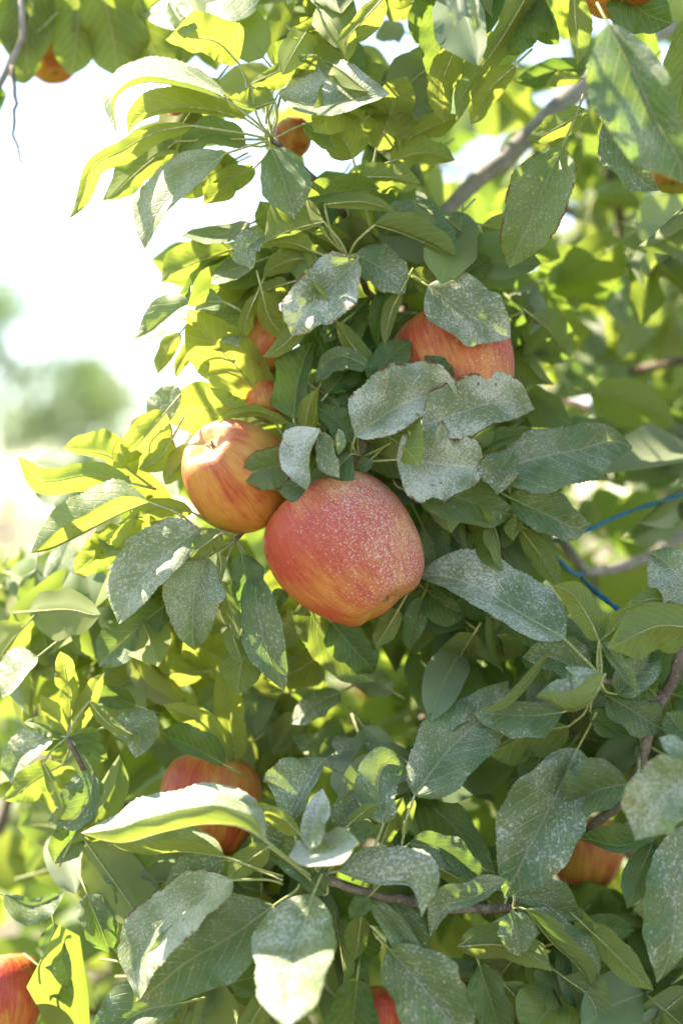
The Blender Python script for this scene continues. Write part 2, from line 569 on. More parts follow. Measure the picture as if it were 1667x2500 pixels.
    if stalk:
        base = m2[0]
        if node is not None:
            nd = np.array(node, float)
            mid = 0.5 * (base + nd) + np.array([0, 6.0, 0]) - 0.22 * (m2[1] - m2[0]) * nseg * 0.3
            st = catmull([nd, mid, base], 7)
        else:
            bk = (m2[0] - m2[max(2, nseg // 8)]); bk /= np.linalg.norm(bk) + 1e-9
            st = catmull(np.array([base + bk * 60 + np.array([0, 0, 45.0]), base + bk * 32 + np.array([0, 0, 12.0]), base]), 5)
        rib = m2[::max(1, nseg // 11)].copy()
        rib[:, 2] -= sgn * 1.6
        path = P_arr(np.vstack([st[:-1], rib]))
        n1, n2 = len(st) - 1, len(rib)
        rad = [stalk_r * PX * 1.1] * n1 + [stalk_r * PX * max(0.12, 0.9 * (1 - k / n2)) for k in range(n2)]
        st_mesh = tube(path, rad, 5)
    return Vw, UV, F, st_mesh, P_arr(m2[0])


def add_attrs(me, uv, prop):
    a = me.attributes.new('leaf_uv', 'FLOAT_VECTOR', 'POINT')
    a.data.foreach_set('vector', np.asarray(uv, np.float32).ravel())
    b = me.attributes.new('leaf_prop', 'FLOAT_COLOR', 'POINT')
    pr = np.asarray(prop, np.float32)
    if pr.ndim == 1:
        pr = np.tile(pr, (len(me.vertices), 1))
    b.data.foreach_set('color', pr.ravel())


leaf_count = 0


def leaf(parent, side, z, wl, wr, dust, yel, pts, edge=0.15, **kw):
    """one leaf as an object of its own"""
    global leaf_count
    leaf_count += 1
    if 'seed' not in kw:
        kw['seed'] = leaf_count * 13 + 5
    wl, wr = wl * 1.07, wr * 1.07
    z = float(ZM(z))
    if kw.get('node') is not None:
        nd = kw['node']
        kw['node'] = (nd[0], nd[1], float(ZM(nd[2])))
    Vw, UV, F, st, base = leaf_arrays(pts, wl, wr, z, side, **kw)
    o = mesh_obj('leaf', Vw - base, F, M_LEAF, parent, Vector(base) - parent.location)
    add_attrs(o.data, UV, (dust * .84, yel, (leaf_count * 0.6180339) % 1.0, edge))
    if st:
        mesh_obj('stalk', np.array(st[0]) - base, st[1], M_STALK, o)
    return o


# ------------------------------------------------------------------ ground and orchard behind
def ground_material():
    g = NT('dry_orchard_grass')
    obj = g.n('TexCoord').outputs['Object']
    a = g.noise(obj, 0.8, 5, 0.6)
    b = g.noise(obj, 14, 5, 0.65)
    c = g.noise(obj, 120, 3, 0.6)
    col = g.mix(g.ramp(a, 0.40, 0.62), (0.26, 0.22, 0.15), (0.12, 0.14, 0.05))
    col = g.mix(g.ramp(b, 0.35, 0.7), col, g.mix(0.5, col, (0.33, 0.29, 0.21)))
    col = g.mix(g.ramp(c, 0.4, 0.7), col, g.mix(0.4, col, (0.10, 0.09, 0.04)))
    return g.done(g.principled(col, 0.95, g.bump(g.math('ADD', b, c), 0.9, 0.03), spec=0.15))


def build_ground():
    V, F = [], []
    xs = np.concatenate([[-900, -300, -120, -60], np.linspace(-30, 30, 31), [60, 120, 300, 900]])
    ys = np.concatenate([[-900, -300, -100, -40, -15], np.linspace(-6, 40, 24), [60, 120, 300, 900]])
    for y in ys:
        for x in xs:
            V.append((x, y, 0.05 * math.sin(x * 0.7 + 1.1) * math.cos(y * 0.45) if abs(x) < 50 and abs(y) < 50 else 0.0))
    nx = len(xs)
    for j in range(len(ys) - 1):
        for i in range(nx - 1):
            F.append((j * nx + i, j * nx + i + 1, (j + 1) * nx + i + 1, (j + 1) * nx + i))
    o = mesh_obj('ground', V, F, ground_material())
    o['kind'] = 'structure'


build_ground()


def leaf_cloud(centers, size, rng, prop_fn):
    """many simple folded leaves (4 faces each) as arrays"""
    n = len(centers)
    V = np.zeros((n, 8, 3)); UV = np.zeros((n, 8, 3)); PR = np.zeros((n, 8, 4))
    d = rng.normal(size=(n, 3)) * [1, 1, 0.7] + [0, 0, -0.5]
    d /= np.linalg.norm(d, axis=1)[:, None]
    up = rng.normal(size=(n, 3)) * 0.8 + [0, 0, 1.0]
    s = np.cross(d, up); s /= np.linalg.norm(s, axis=1)[:, None] + 1e-9
    nn = np.cross(s, d)
    L = (size * rng.uniform(0.7, 1.25, n))[:, None]
    W = L * rng.uniform(0.24, 0.33, n)[:, None]
    lay = [(0, 0), (0.35, -1), (0.35, 0), (0.35, 1), (0.75, -0.7), (0.75, 0), (0.75, 0.7), (1, 0)]
    for k, (t, a) in enumerate(lay):
        droop = -(t ** 2) * 0.22
        V[:, k] = centers + d * L * t + s * W * a + nn * (W * 0.35 * abs(a)) + nn * L * droop
        UV[:, k] = (a, t, a * 0.8)
    for k in range(8):
        PR[:, k] = prop_fn
    fs = [(0, 2, 1), (0, 3, 2), (1, 2, 5, 4), (2, 3, 6, 5), (4, 5, 7), (5, 6, 7)]
    F = [tuple(i * 8 + q for q in f) for i in range(n) for f in fs]
    return V.reshape(-1, 3), UV.reshape(-1, 3), PR.reshape(-1, 4), F


def orchard_tree(label, x, y, h, w, seed, group='orchard trees in the blurred distance'):
    rng = np.random.default_rng(seed)
    t = empty('apple_tree', (x, y, 0))
    tag(t, label, 'tree', group)
    tr = [(0, 0, -0.05), (0.04, 0.02, h * 0.25), (-0.03, 0.05, h * 0.5), (0.05, 0, h * 0.85)]
    V, F = tube(catmull(tr, 12), [0.075, 0.055, 0.04, 0.012], 9, 0.15, seed)
    mesh_obj('trunk', V, F, M_BARK, t)
    cl = []
    for k in range(11):
        a = k * 2.4 + rng.uniform(-.3, .3)
        z0 = h * rng.uniform(0.40, 0.78)
        ln = w * 0.5 * rng.uniform(0.75, 1.1) * (1.12 - 0.62 * z0 / h)
        e = np.array([math.cos(a) * ln, math.sin(a) * ln, z0 + rng.uniform(0.05, 0.4) * h * 0.45])
        st = np.array([0.0, 0.02, z0])
        mid = 0.5 * (st + e) + [0, 0, rng.uniform(-0.05, 0.18)]
        path = catmull([st, mid, e], 9)
        V, F = tube(path, [0.028, 0.018, 0.006], 6, 0.12, seed + k)
        mesh_obj('limb', V, F, M_BARK, t)
        for q in path[2:]:
            for _ in range(7):
                cl.append(q + rng.normal(size=3) * [0.17, 0.17, 0.15])
    for q in catmull(tr, 12)[7:]:
        for _ in range(9):
            cl.append(q + rng.normal(size=3) * [0.17, 0.17, 0.14])
    cl = np.array(cl)
    pts = np.repeat(cl, 6, axis=0) + rng.normal(size=(len(cl) * 6, 3)) * 0.055
    n = len(pts)
    pr = np.stack([rng.uniform(0.5, 1.0, n), rng.uniform(0.0, 0.3, n), rng.random(n), np.zeros(n)], 1)  # high dust value greys the leaves: distance haze put into their colour
    V, UV, PR, F = leaf_cloud(pts, 0.088, rng, pr)
    o = mesh_obj('crown', V, F, M_FAR, t)
    o['kind'] = 'stuff'
    add_attrs(o.data, UV, PR)
    return t


orchard_tree('blurred orchard tree against the sky at the left edge, taller one', -3.6, 15.0, 4.3, 3.5, 3)
orchard_tree('blurred lower orchard tree beside the taller one at the left', -2.95, 17.0, 3.9, 3.3, 4)
orchard_tree('small far orchard tree behind the two nearer blurred trees', -5.4, 18.0, 2.8, 2.5, 5)
orchard_tree('orchard tree seen through gaps right of the apples', 0.9, 10.5, 2.4, 2.3, 8)

# ------------------------------------------------------------------ the apple tree in front
TREE = empty('apple_tree', (0.62, 1.75, 0.0))
tag(TREE, 'large apple tree with clay-dusted leaves filling the picture', 'tree')
SIDE = empty('apple_tree', (-1.0, 1.35, 0.0))
tag(SIDE, 'neighbouring apple tree whose twig and leaves hang into the upper left corner', 'tree')

rel = lambda o: np.array(o.location)


def branch(parent, px_pts, radii_px, name='branch', mat=M_BARK, sides=10, bumpy=0.10, n=26, world=None):
    pts = P_arr(ZP(px_pts)) if world is None else np.array(world, float)
    path = catmull(pts, n)
    rng = np.random.default_rng(len(path) + int(abs(path[0][0]) * 1000))
    path[1:-1] += rng.normal(size=(n - 2, 3)) * (0.0006)
    V, F = tube(path, [r * PX for r in radii_px], sides, bumpy, 3)
    base = path[0]
    return mesh_obj(name, np.array(V) - base, F, mat, parent, Vector(base) - parent.location)


# trunk and scaffold limbs (the trunk stands right of and behind the view)
branch(TREE, None, [250, 215, 180, 150], 'trunk', n=20, sides=14, world=[(0.62, 1.75, -0.05), (0.60, 1.76, 0.5), (0.66, 1.72, 1.1), (0.62, 1.74, 1.6)])
branch(TREE, None, [140, 110, 60, 26], 'limb', n=24, world=[(0.62, 1.74, 1.35), (0.52, 1.5, 1.62), (0.38, 1.28, 1.9), (0.1, 1.2, 2.3)])
branch(TREE, [(1640, 40, 400), (1425, 205, 230), (1250, 370, 200), (1105, 495, 180), (1040, 600, 165), (1010, 690, 150)], [56, 46, 40, 34, 26, 16])
branch(TREE, [(1010, 690, 170), (930, 740, 110), (880, 680, 60), (850, 628, 20)], [12, 10, 9, 7], 'spur', M_TWIG, n=16)
branch(TREE, [(1000, 700, 165), (960, 840, 130), (900, 1000, 60), (875, 1120, 15), (760, 1210, 55), (655, 1240, 70), (575, 1318, 20)], [13, 12, 10, 9, 8, 7, 6], 'spur', M_TWIG)
branch(TREE, [(1010, 640, 190), (880, 560, 110), (770, 440, 40), (700, 380, 5), (665, 340, -5)], [12, 11, 10, 9, 8], 'spur', M_TWIG)
branch(TREE, [(1900, 1200, 800), (1667, 1305, 330), (1600, 1350, 260), (1450, 1400, 200), (1390, 1335, 190), (1330, 1290, 220)], [54, 40, 32, 25, 19, 11])
branch(TREE, [(1760, 1480, 60), (1668, 1570, -5), (1642, 1660, -15), (1600, 1735, -10), (1540, 1930, -5), (1430, 2030, 10), (1320, 2130, 10), (1250, 2225, -40)], [17, 15, 14, 13, 12, 11, 10, 8], 'branch', M_TWIG, bumpy=0.28, n=44)
branch(TREE, [(1625, 1700, -12), (1560, 1705, -40), (1465, 1655, -75)], [9, 8, 7], 'spur', M_TWIG, n=14, bumpy=0.25)
branch(TREE, [(1260, 2215, -30), (1130, 2220, -55), (980, 2200, -75), (880, 2180, -85), (800, 2150, -90), (790, 2130, -95)], [12, 11, 11, 11, 10, 8], 'spur', M_TWIG, n=20, bumpy=0.25)
branch(TREE, [(1250, 2400, 500), (700, 2260, 300), (350, 2000, 120), (200, 1880, 40), (165, 1800, 20)], [18, 15, 12, 9, 7], 'branch', M_TWIG, n=26)
branch(TREE, [(1900, 800, 900), (1667, 715, 600), (1400, 790, 480), (1250, 740, 400)], [22, 17, 12, 7])
branch(TREE, [(1700, 540, 900), (1500, 620, 700), (1350, 600, 500), (1290, 680, 420)], [14, 11, 9, 6])
# neighbour's twig, upper left
branch(SIDE, [(-260, 420, 900), (-60, 260, 220), (10, 190, 165), (48, 120, 155), (60, 40, 155), (50, -60, 160)], [16, 14, 13, 12, 11, 9], 'branch')
branch(SIDE, [(30, 160, 158), (37, 250, 150), (33, 330, 147), (44, 365, 145), (62, 405, 145)], [7, 6, 5, 4, 2.5], 'twig', M_TWIG, n=14, bumpy=0.3)
branch(SIDE, None, [200, 180, 120, 60], 'trunk', n=18, sides=12, world=[(-1.0, 1.35, -0.05), (-1.02, 1.35, 0.6), (-0.98, 1.33, 1.3), (-0.85, 1.3, 1.9)])

S1, S2, S3, S4, S5, S6, S7 = (665, 340, -5), (850, 628, 20), (875, 1120, 10), (1465, 1655, -75), (790, 2135, -92), (1250, 2228, -42), (165, 1800, 20)
S8 = (575, 1318, 20)


def l(*a, **k):
    return leaf(TREE, *a, **k)


YB = 0.95
# ---- top left shoot
l('U', 110, 60, 70, .8, .4, [(640, -30), (500, 8), (352, 50)], tilt=1.3, lean=.5)
l('D', -10, 36, 62, .3, YB, [(582, 152), (520, 98), (405, 92)], node=(600, 215, -5), tilt=-.5)
l('U', -25, 24, 14, .5, .6, [(482, 68), (440, 50), (412, 2)], tilt=.9, stalk=False)
l('U', -15, -12, 56, 1.0, .5, [(555, 243), (450, 212), (350, 200), (285, 238), (270, 322)], dl=-34, dr=95, tilt=.6, lean=.3, node=S1, rip=.05)
l('D', 20, 12, 58, .2, YB, [(600, 290), (500, 264), (400, 264), (340, 290), (314, 328)], node=S1, tilt=-.55)
l('D', 5, 30, 22, .2, 1.0, [(468, 306), (380, 322), (300, 368), (225, 412), (190, 545)], node=S1, tilt=-.4)
l('D', 40, 32, 42, .4, .5, [(430, 345), (340, 415), (256, 497)], node=S1, tilt=-.1)
l('U', -30, 16, 68, .95, .5, [(548, 375), (480, 430), (400, 500), (370, 560), (367, 612)], node=S1, dl=-30, dr=14, tilt=.65, lean=.55, rip=.07)
l('U', 15, 26, 38, .25, .55, [(600, 352), (520, 322), (430, 368)], node=S1, tilt=.1)
l('D', 45, 30, 30, .2, .7, [(622, 408), (560, 442), (500, 502)], node=S1, tilt=-.4)
l('D', -5, 6, 46, .6, .5, [(672, 246), (610, 262), (555, 240)], node=(665, 320, -5), tilt=-.1, bow=.5)
l('U', 45, 46, 10, .25, .4, [(668, 160), (710, 140), (768, 118)], tilt=0, node=(650, 300, 0))
l('D', 0, 16, 36, .3, .5, [(612, 205), (690, 168), (772, 128)], tilt=-.15, node=S1)
l('D', 20, 16, 20, .2, YB, [(690, 214), (735, 185), (772, 142)], tilt=-.4, node=S1)
l('D', 70, 36, 26, .2, 1.0, [(850, 45), (770, 70), (700, 82)], tilt=-.4)
l('D', -25, 36, 22, .2, 1.0, [(938, -8), (880, 55), (846, 95), (843, 148)], tilt=-.4, edge=.3)
l('U', 170, 30, 22, .9, .5, [(990, 78), (950, 70), (915, 92)], tilt=1.6)
l('D', 110, 30, 25, .2, 1.0, [(1010, 5), (970, 20), (935, -20)], tilt=-.4)
l('U', -45, 98, 24, 1.1, .45, [(680, 226), (760, 256), (830, 250), (900, 236), (952, 230)], dl=62, dr=-72, tilt=.45, lean=.5, rip=.14, bow=.4, node=S1, peak=.05)
l('D', 22, 52, 56, .2, .7, [(862, 386), (835, 330), (800, 268)], tilt=-.35, node=(905, 560, 40))
l('U', 0, 22, 16, .3, .6, [(740, 302), (785, 340), (820, 369)], node=S1, tilt=.3)
l('D', 35, 56, 56, .2, .75, [(918, 364), (945, 300), (985, 182)], tilt=-.4, node=(900, 480, 40))
l('D', 70, 30, 26, .2, 1.0, [(985, 345), (1050, 310), (1125, 285)], tilt=-.45)
l('D', 55, 36, 26, .2, .8, [(953, 394), (1030, 372), (1112, 388)], tilt=-.5)
l('D', 25, 36, 36, .3, .5, [(875, 432), (950, 432), (1027, 446)], tilt=-.2)
l('U', 0, 42, 20, .12, .35, [(748, 482), (830, 468), (927, 456)], tilt=-.1, node=S2)
l('D', -10, 22, 16, .4, .5, [(792, 498), (880, 492), (969, 512)], tilt=-.1, node=S2)
l('U', -40, 56, 50, .7, .2, [(662, 362), (690, 432), (722, 533)], node=(662, 330, -10), tilt=.35)
l('D', -20, 10, 78, .5, .55, [(790, 541), (715, 560), (642, 588)], node=S2, tilt=-.05, edge=.6)
l('U', -28, 24, 38, .9, .35, [(645, 572), (603, 605), (617, 657)], tilt=.9, stalk=False, edge=.7)
# ---- left middle
l('D', 75, 42, 56, .25, .6, [(560, 612), (480, 640), (389, 678)], tilt=-.45)
l('U', 30, 22, 26, .9, .5, [(622, 640), (560, 662), (513, 690)], tilt=1.9, lean=.5)
l('U', 60, 20, 22, .9, .5, [(612, 545), (540, 572), (440, 570)], tilt=2.0, lean=.4)
l('D', 65, 28, 32, .2, .6, [(662, 572), (655, 530), (638, 488)], tilt=-.4)
l('D', 30, 26, 42, .2, .8, [(800, 640), (720, 632), (638, 668)], node=S2, tilt=-.4)
l('D', 10, 12, 30, .2, .7, [(770, 615), (700, 590), (610, 600)], node=S2, tilt=-.4)
l('U', 35, 32, 46, .8, .6, [(545, 736), (460, 742), (395, 785), (333, 838)], dl=-80, dr=0, tilt=.4, lean=.4, node=(590, 765, 40))
l('U', 40, 10, 60, .9, .5, [(592, 768), (575, 800), (586, 845)], tilt=1.5, lean=.6)
l('D', 90, 20, 22, .2, 1.0, [(440, 812), (410, 850), (381, 912)], tilt=-.4)
l('D', 70, 16, 16, .2, 1.0, [(470, 830), (450, 870), (425, 920)], tilt=-.4)
l('D', 55, 72, 64, .12, 1.0, [(654, 998), (583, 902), (510, 825), (456, 756)], node=(690, 1060, 30), tilt=-.55, rip=.05, dl=10, dr=14)
l('U', 5, 62, 24, .25, .2, [(717, 1022), (728, 930), (757, 835)], tilt=.2, node=(735, 1120, 40))
l('U', -45, 66, 68, 1.2, .3, [(872, 634), (800, 705), (745, 757), (708, 818)], tilt=.45, node=S2, rip=.2, edge=.7, bow=.35)
l('D', 20, 32, 22, .15, 1.0, [(640, 712), (660, 780), (705, 834)], tilt=-.5)
l('D', 28, 18, 18, .15, 1.0, [(627, 718), (605, 770), (592, 832)], tilt=-.5)
l('D', 25, 22, 22, .2, .7, [(705, 690), (660, 705), (617, 728)], tilt=-.3)
l('D', -12, 20, 22, .5, .6, [(752, 780), (700, 835), (647, 877)], tilt=-.1, rip=.05)
l('D', 45, 48, 42, .15, 1.0, [(405, 1006), (345, 1075), (274, 1138)], tilt=-.45, edge=.9)
l('U', 60, 32, 34, 1.0, .5, [(362, 1018), (400, 985), (432, 933)], tilt=.7, lean=.8, dl=-20, dr=30, edge=.3)
l('D', 140, 62, 62, .15, .9, [(600, 1045), (500, 1000), (392, 1010)], tilt=-.4)
l('D', 30, 26, 26, .15, .6, [(602, 1008), (550, 985), (502, 944)], tilt=-.2)
l('D', 30, 14, 14, .15, .8, [(702, 1032), (620, 1002), (528, 1022)], tilt=-.3, edge=.8)
l('D', 40, 30, 30, .2, .9, [(470, 1090), (440, 1130), (400, 1180)], tilt=-.4)
l('D', 45, 28, 24, .2, .8, [(420, 1070), (390, 1120), (340, 1150)], tilt=-.2)
# ---- behind and over the right apple
l('U', -20, 86, -52, .55, .1, [(915, 548), (980, 568), (1060, 602), (1114, 632)], dl=46, dr=-42, tilt=.1, node=S2, rip=.05)
l('U', 5, 52, 42, .75, .12, [(868, 620), (930, 655), (991, 715)], tilt=.35, node=S2)
l('D', 5, 14, 20, .5, .5, [(980, 708), (955, 760), (938, 840)], tilt=-.1, rip=.04)
l('U', 18, 28, 28, .1, .1, [(950, 690), (930, 770), (922, 852)], tilt=.1)
l('U', -18, 78, 64, 1.12, .2, [(1045, 697), (1140, 765), (1200, 800), (1240, 833)], tilt=.4, node=(985, 655, 60), rip=.14, bow=.3)
l('D', 22, 32, 26, .3, .5, [(1003, 665), (1060, 692), (1118, 680)], tilt=-.1)
l('U', 60, 28, 32, .2, .4, [(1112, 694), (1150, 655), (1200, 628)], tilt=.2)
l('U', -10, 66, 72, .6, .55, [(1373, 355), (1330, 450), (1285, 560), (1239, 652)], node=(1424, 228, 10), tilt=.25, edge=.75)
l('U', -45, 98, 46, 1.15, .3, [(868, 1064), (960, 1000), (1050, 966), (1126, 984)], tilt=.5, edge=.7, node=S3, bow=.4)
l('U', -28, 78, 56, 1.15, .35, [(1030, 1040), (1130, 1005), (1230, 980), (1304, 1004)], tilt=.5, edge=.8, node=S3)
l('U', 0, 38, 42, .35, .1, [(905, 932), (945, 880), (1003, 828)], tilt=.2, node=(880, 1080, 50))
l('U', -8, 22, 27, .3, .1, [(1102, 928), (1070, 900), (1034, 868)], tilt=.2)
l('U', -12, 30, 24, .6, .12, [(898, 893), (840, 870), (800, 885), (777, 936)], tilt=.4, node=(905, 960, 50))
l('D', 6, 20, 26, .3, .4, [(905, 888), (865, 850), (820, 783)], tilt=0, node=(905, 960, 50))
l('U', 5, 36, 34, .3, .1, [(872, 1052), (865, 1010), (848, 963)], tilt=.3, node=S3)
l('U', 40, 40, 40, .1, .1, [(800, 960), (840, 900), (800, 840)], tilt=.1)
l('U', 60, 50, 50, .1, .05, [(880, 1010), (850, 930), (870, 850)], tilt=.1)
l('U', 45, 50, 40, .1, .05, [(800, 900), (850, 790), (900, 720)], tilt=.1)
l('U', 70, 50, 50, .1, .05, [(760, 900), (790, 820), (830, 740)], tilt=.1)
l('U', 15, 22, 20, .5, .2, [(830, 790), (805, 810), (790, 835)], tilt=.6)
# ---- right of the apples
l('U', 260, 62, 16, .6, .1, [(1338, 972), (1450, 950), (1602, 992)], tilt=.5)
l('U', 400, 46, 46, .6, .1, [(1440, 762), (1540, 810), (1647, 882)], tilt=.4)
l('U', 300, 42, 32, .6, .1, [(1370, 668), (1420, 700), (1468, 757)], tilt=.4)
l('D', 350, 32, 26, .3, .4, [(1398, 642), (1500, 655), (1562, 757)], tilt=-.2)
l('U', 400, 50, 50, .6, .1, [(1600, 850), (1620, 930), (1640, 1012)], tilt=.3)
l('D', 300, 30, 32, .3, .4, [(1328, 738), (1340, 800), (1340, 872)], tilt=-.2)
l('U', 200, 28, 26, .6, .1, [(1300, 668), (1300, 710), (1312, 757)], tilt=.2)
l('U', 40, 62, 84, .75, .12, [(1213, 1148), (1320, 1115), (1420, 1095), (1490, 1075), (1545, 1078)], tilt=.45, rip=.12)
l('U', 130, 28, 24, .5, .1, [(1365, 1055), (1440, 1045), (1522, 1070)], tilt=.4)
l('U', 250, 72, 72, .6, .1, [(1690, 1050), (1590, 1120), (1498, 1192)], tilt=.4)
l('U', 20, 26, 16, .2, .2, [(1148, 1106), (1220, 1072), (1302, 1050)], tilt=.2, node=(1010, 1130, 30))
l('U', 130, 26, 26, .6, .2, [(1262, 1036), (1310, 1010), (1368, 1000)], tilt=.5)
l('U', -50, 88, 86, 1.18, .3, [(968, 1122), (1060, 1130), (1130, 1138), (1185, 1148)], tilt=.6, node=S3, edge=.6, bow=.35)
l('U', -22, 38, 46, .95, .12, [(1252, 1103), (1222, 1150), (1212, 1207)], tilt=.5, edge=.6, node=(1120, 1120, 20))
l('U', -10, 56, 56, .45, .3, [(1018, 1202), (1120, 1215), (1258, 1267)], tilt=.3, edge=.5, node=(960, 1170, 40))
l('U', 10, 56, 42, .7, .08, [(1246, 1216), (1330, 1255), (1400, 1287), (1443, 1281)], tilt=.4, node=(1180, 1160, 40))
l('D', 30, 18, 26, .3, .4, [(1250, 1230), (1258, 1270), (1248, 1320)], tilt=0)
l('D', 70, 30, 26, .3, .4, [(1270, 1290), (1320, 1360), (1370, 1440)], tilt=-.2)
l('U', -70, 40, 88, 1.0, .05, [(1378, 1560), (1280, 1503), (1150, 1427), (1013, 1392)], dl=-50, dr=20, tilt=.45, node=S4, rip=.06, bow=.3)
l('D', -85, 32, 38, .45, .6, [(1463, 1565), (1440, 1515), (1400, 1455), (1352, 1420)], tilt=-.1, node=S4)
l('D', -80, 26, 28, .45, .6, [(1462, 1566), (1500, 1535), (1528, 1478)], tilt=-.1, node=S4)
l('D', -95, 62, 60, .6, .5, [(1705, 1535), (1600, 1530), (1485, 1588)], tilt=-.2, bow=.4)
l('U', -62, 62, 62, .95, .02, [(1700, 1470), (1650, 1400), (1590, 1345)], tilt=.3)
l('D', -75, 12, 26, .4, .4, [(1685, 1478), (1600, 1462), (1523, 1482)], tilt=-.2)
l('U', -88, 20, 16, .7, .3, [(1472, 1568), (1505, 1612), (1562, 1692)], tilt=.4, node=S4)
l('U', -60, 42, 42, .75, .02, [(1505, 1695), (1560, 1640), (1605, 1588)], tilt=.3, node=S4)
l('U', -50, 32, 56, .65, .05, [(1438, 1660), (1360, 1610), (1276, 1600)], tilt=.3, node=S4)
l('U', -135, -48, 92, .85, .3, [(1475, 1650), (1440, 1716), (1380, 1736), (1310, 1690)], dl=-36, dr=34, tilt=.2, node=S4, rip=.07)
l('U', -45, 52, 32, .65, .06, [(1372, 1740), (1280, 1748), (1154, 1738)], tilt=.35, node=(1450, 1680, -70))
l('D', -60, 10, 14, .5, .5, [(1336, 1598), (1290, 1660), (1230, 1720), (1165, 1743)], tilt=0, stalk=False, rip=.03)
l('U', -35, 82, 76, .9, .04, [(1012, 1943), (1080, 1850), (1160, 1770), (1257, 1680)], tilt=.4, node=(985, 2045, -50), bow=.35)
l('D', 10, 58, 16, .3, .4, [(1388, 1774), (1300, 1790), (1188, 1846)], tilt=-.1, node=(1440, 1700, -40))
l('U', -55, 96, 92, .85, .04, [(1410, 1828), (1360, 1935), (1297, 2060), (1231, 2194)], tilt=.35, node=(1455, 1740, -60), bow=.3)
l('U', -60, 46, 76, .55, .08, [(1532, 1914), (1450, 1935), (1370, 1990)], tilt=.4, node=(1560, 1850, -20))
l('U', -160, 72, 82, 1.0, .25, [(1705, 1880), (1620, 1945), (1545, 2047)], tilt=.45)
l('U', -48, 46, 46, .6, .03, [(1482, 1700), (1550, 1740), (1622, 1788)], tilt=.35, node=S4)
l('U', -30, 26, 26, .3, .02, [(1440, 1738), (1480, 1770), (1532, 1802)], tilt=.3, node=S4)
l('U', -150, 22, 22, .95, .2, [(1692, 1842), (1650, 1825), (1610, 1798)], tilt=.6)
l('U', -62, 36, 36, .6, .05, [(1692, 1802), (1655, 1775), (1628, 1738)], tilt=.3)
l('U', -62, 16, 52, .3, .05, [(1642, 2012), (1520, 2066), (1410, 2040)], tilt=.2)
l('U', -110, 45, 78, .75, .08, [(1690, 2015), (1655, 2180), (1642, 2290), (1621, 2404)], tilt=.3)
l('U', -36, 62, 14, .65, .05, [(1240, 2186), (1330, 2210), (1423, 2260)], tilt=.35, node=S6)
l('U', -65, 66, -42, .85, .05, [(1285, 2222), (1345, 2300), (1415, 2365), (1448, 2428)], dl=32, dr=-42, tilt=0, node=S6, rip=.05)
l('D', -30, 36, 32, .5, .4, [(1424, 2258), (1500, 2330), (1590, 2424)], tilt=-.1)
l('D', -70, 52, 32, .4, .4, [(1118, 2312), (1230, 2310), (1352, 2360)], tilt=0, node=S6)
l('U', -85, 42, 42, .65, .2, [(1252, 2226), (1262, 2275), (1266, 2339)], tilt=.3, node=S6)
l('U', -95, 16, 42, .85, .1, [(1232, 2148), (1150, 2195), (1090, 2215), (1044, 2287)], tilt=.5, node=S6)
l('U', 80, 72, 72, .2, .02, [(1370, 2310), (1395, 2420), (1420, 2570)], tilt=.1)
l('U', -115, 82, 82, .75, .1, [(950, 2318), (1040, 2420), (1150, 2565)], tilt=.4)
l('U', -100, 32, 22, .6, .15, [(898, 2195), (960, 2270), (1020, 2360), (1060, 2434)], tilt=.3, node=(870, 2180, -85))
l('U', -80, 32, 32, .6, .1, [(960, 2205), (1005, 2270), (1037, 2347)], tilt=.3, node=(960, 2195, -75))
l('U', -62, 42, 46, .4, .1, [(1170, 2358), (1200, 2450), (1230, 2565)], tilt=.2)
l('D', -40, 32, 32, .4, .3, [(1224, 2398), (1270, 2450), (1315, 2525)], tilt=0, edge=.8)
# ---- bottom centre shoot
l('U', -115, 82, 10, .95, .35, [(828, 2128), (920, 2150), (1005, 2158), (1032, 2238)], tilt=1.0, lean=.3, node=S5, bow=.4, rip=.06)
l('U', -150, 18, 62, 1.3, .5, [(872, 2054), (800, 2096), (703, 2098)], tilt=1.1, lean=.4, dl=-34, dr=50, node=(800, 2120, -95), bow=-.2)
l('U', -125, 26, 32, 1.3, .5, [(757, 2074), (765, 2000), (788, 1926)], tilt=.9, lean=.7, node=(780, 2130, -92))
l('D', -112, 28, 14, .5, .9, [(732, 2036), (680, 1990), (620, 1962)], tilt=-.3, node=S5)
l('U', -70, 88, 16, .85, .08, [(710, 2000), (745, 1930), (792, 1847)], tilt=.35, node=(760, 2120, -90), dr=-30)
l('U', -72, 52, 44, .75, .15, [(936, 2012), (922, 1930), (942, 1868), (1003, 1878)], tilt=.4, node=(860, 2150, -80))
l('D', -50, 28, 26, .3, .4, [(930, 2062), (955, 2000), (986, 1948)], tilt=0, node=(880, 2170, -80))
l('U', -60, 36, 36, .7, .03, [(840, 2022), (845, 1985), (862, 1943)], tilt=.3, node=(800, 2130, -90))
l('D', -92, 16, 16, .6, .5, [(848, 2018), (885, 1985), (922, 1963)], tilt=0, node=(810, 2120, -92))
l('U', -95, 22, 22, .5, .2, [(852, 2044), (885, 2028), (918, 2018)], tilt=.4, node=(810, 2120, -92))
l('D', -60, 14, 12, .3, .5, [(985, 2042), (995, 1995), (1016, 1948)], tilt=0)
l('U', -42, 42, 32, .75, .05, [(1000, 2058), (1090, 2084), (1182, 2166)], tilt=.35, node=(900, 2190, -80))
l('D', -52, 16, 22, .5, .5, [(1058, 2114), (1100, 2135), (1143, 2163)], tilt=-.1)
l('U', -82, 22, 52, .5, .08, [(792, 2187), (720, 2120), (638, 2068)], tilt=.3, node=S5)
l('D', -92, 30, 32, .4, .4, [(656, 2068), (610, 2100), (553, 2143)], tilt=-.1, node=(760, 2150, -90))
l('U', -60, 32, 32, .7, .05, [(692, 2062), (650, 2040), (602, 2008)], tilt=.3, node=S5)
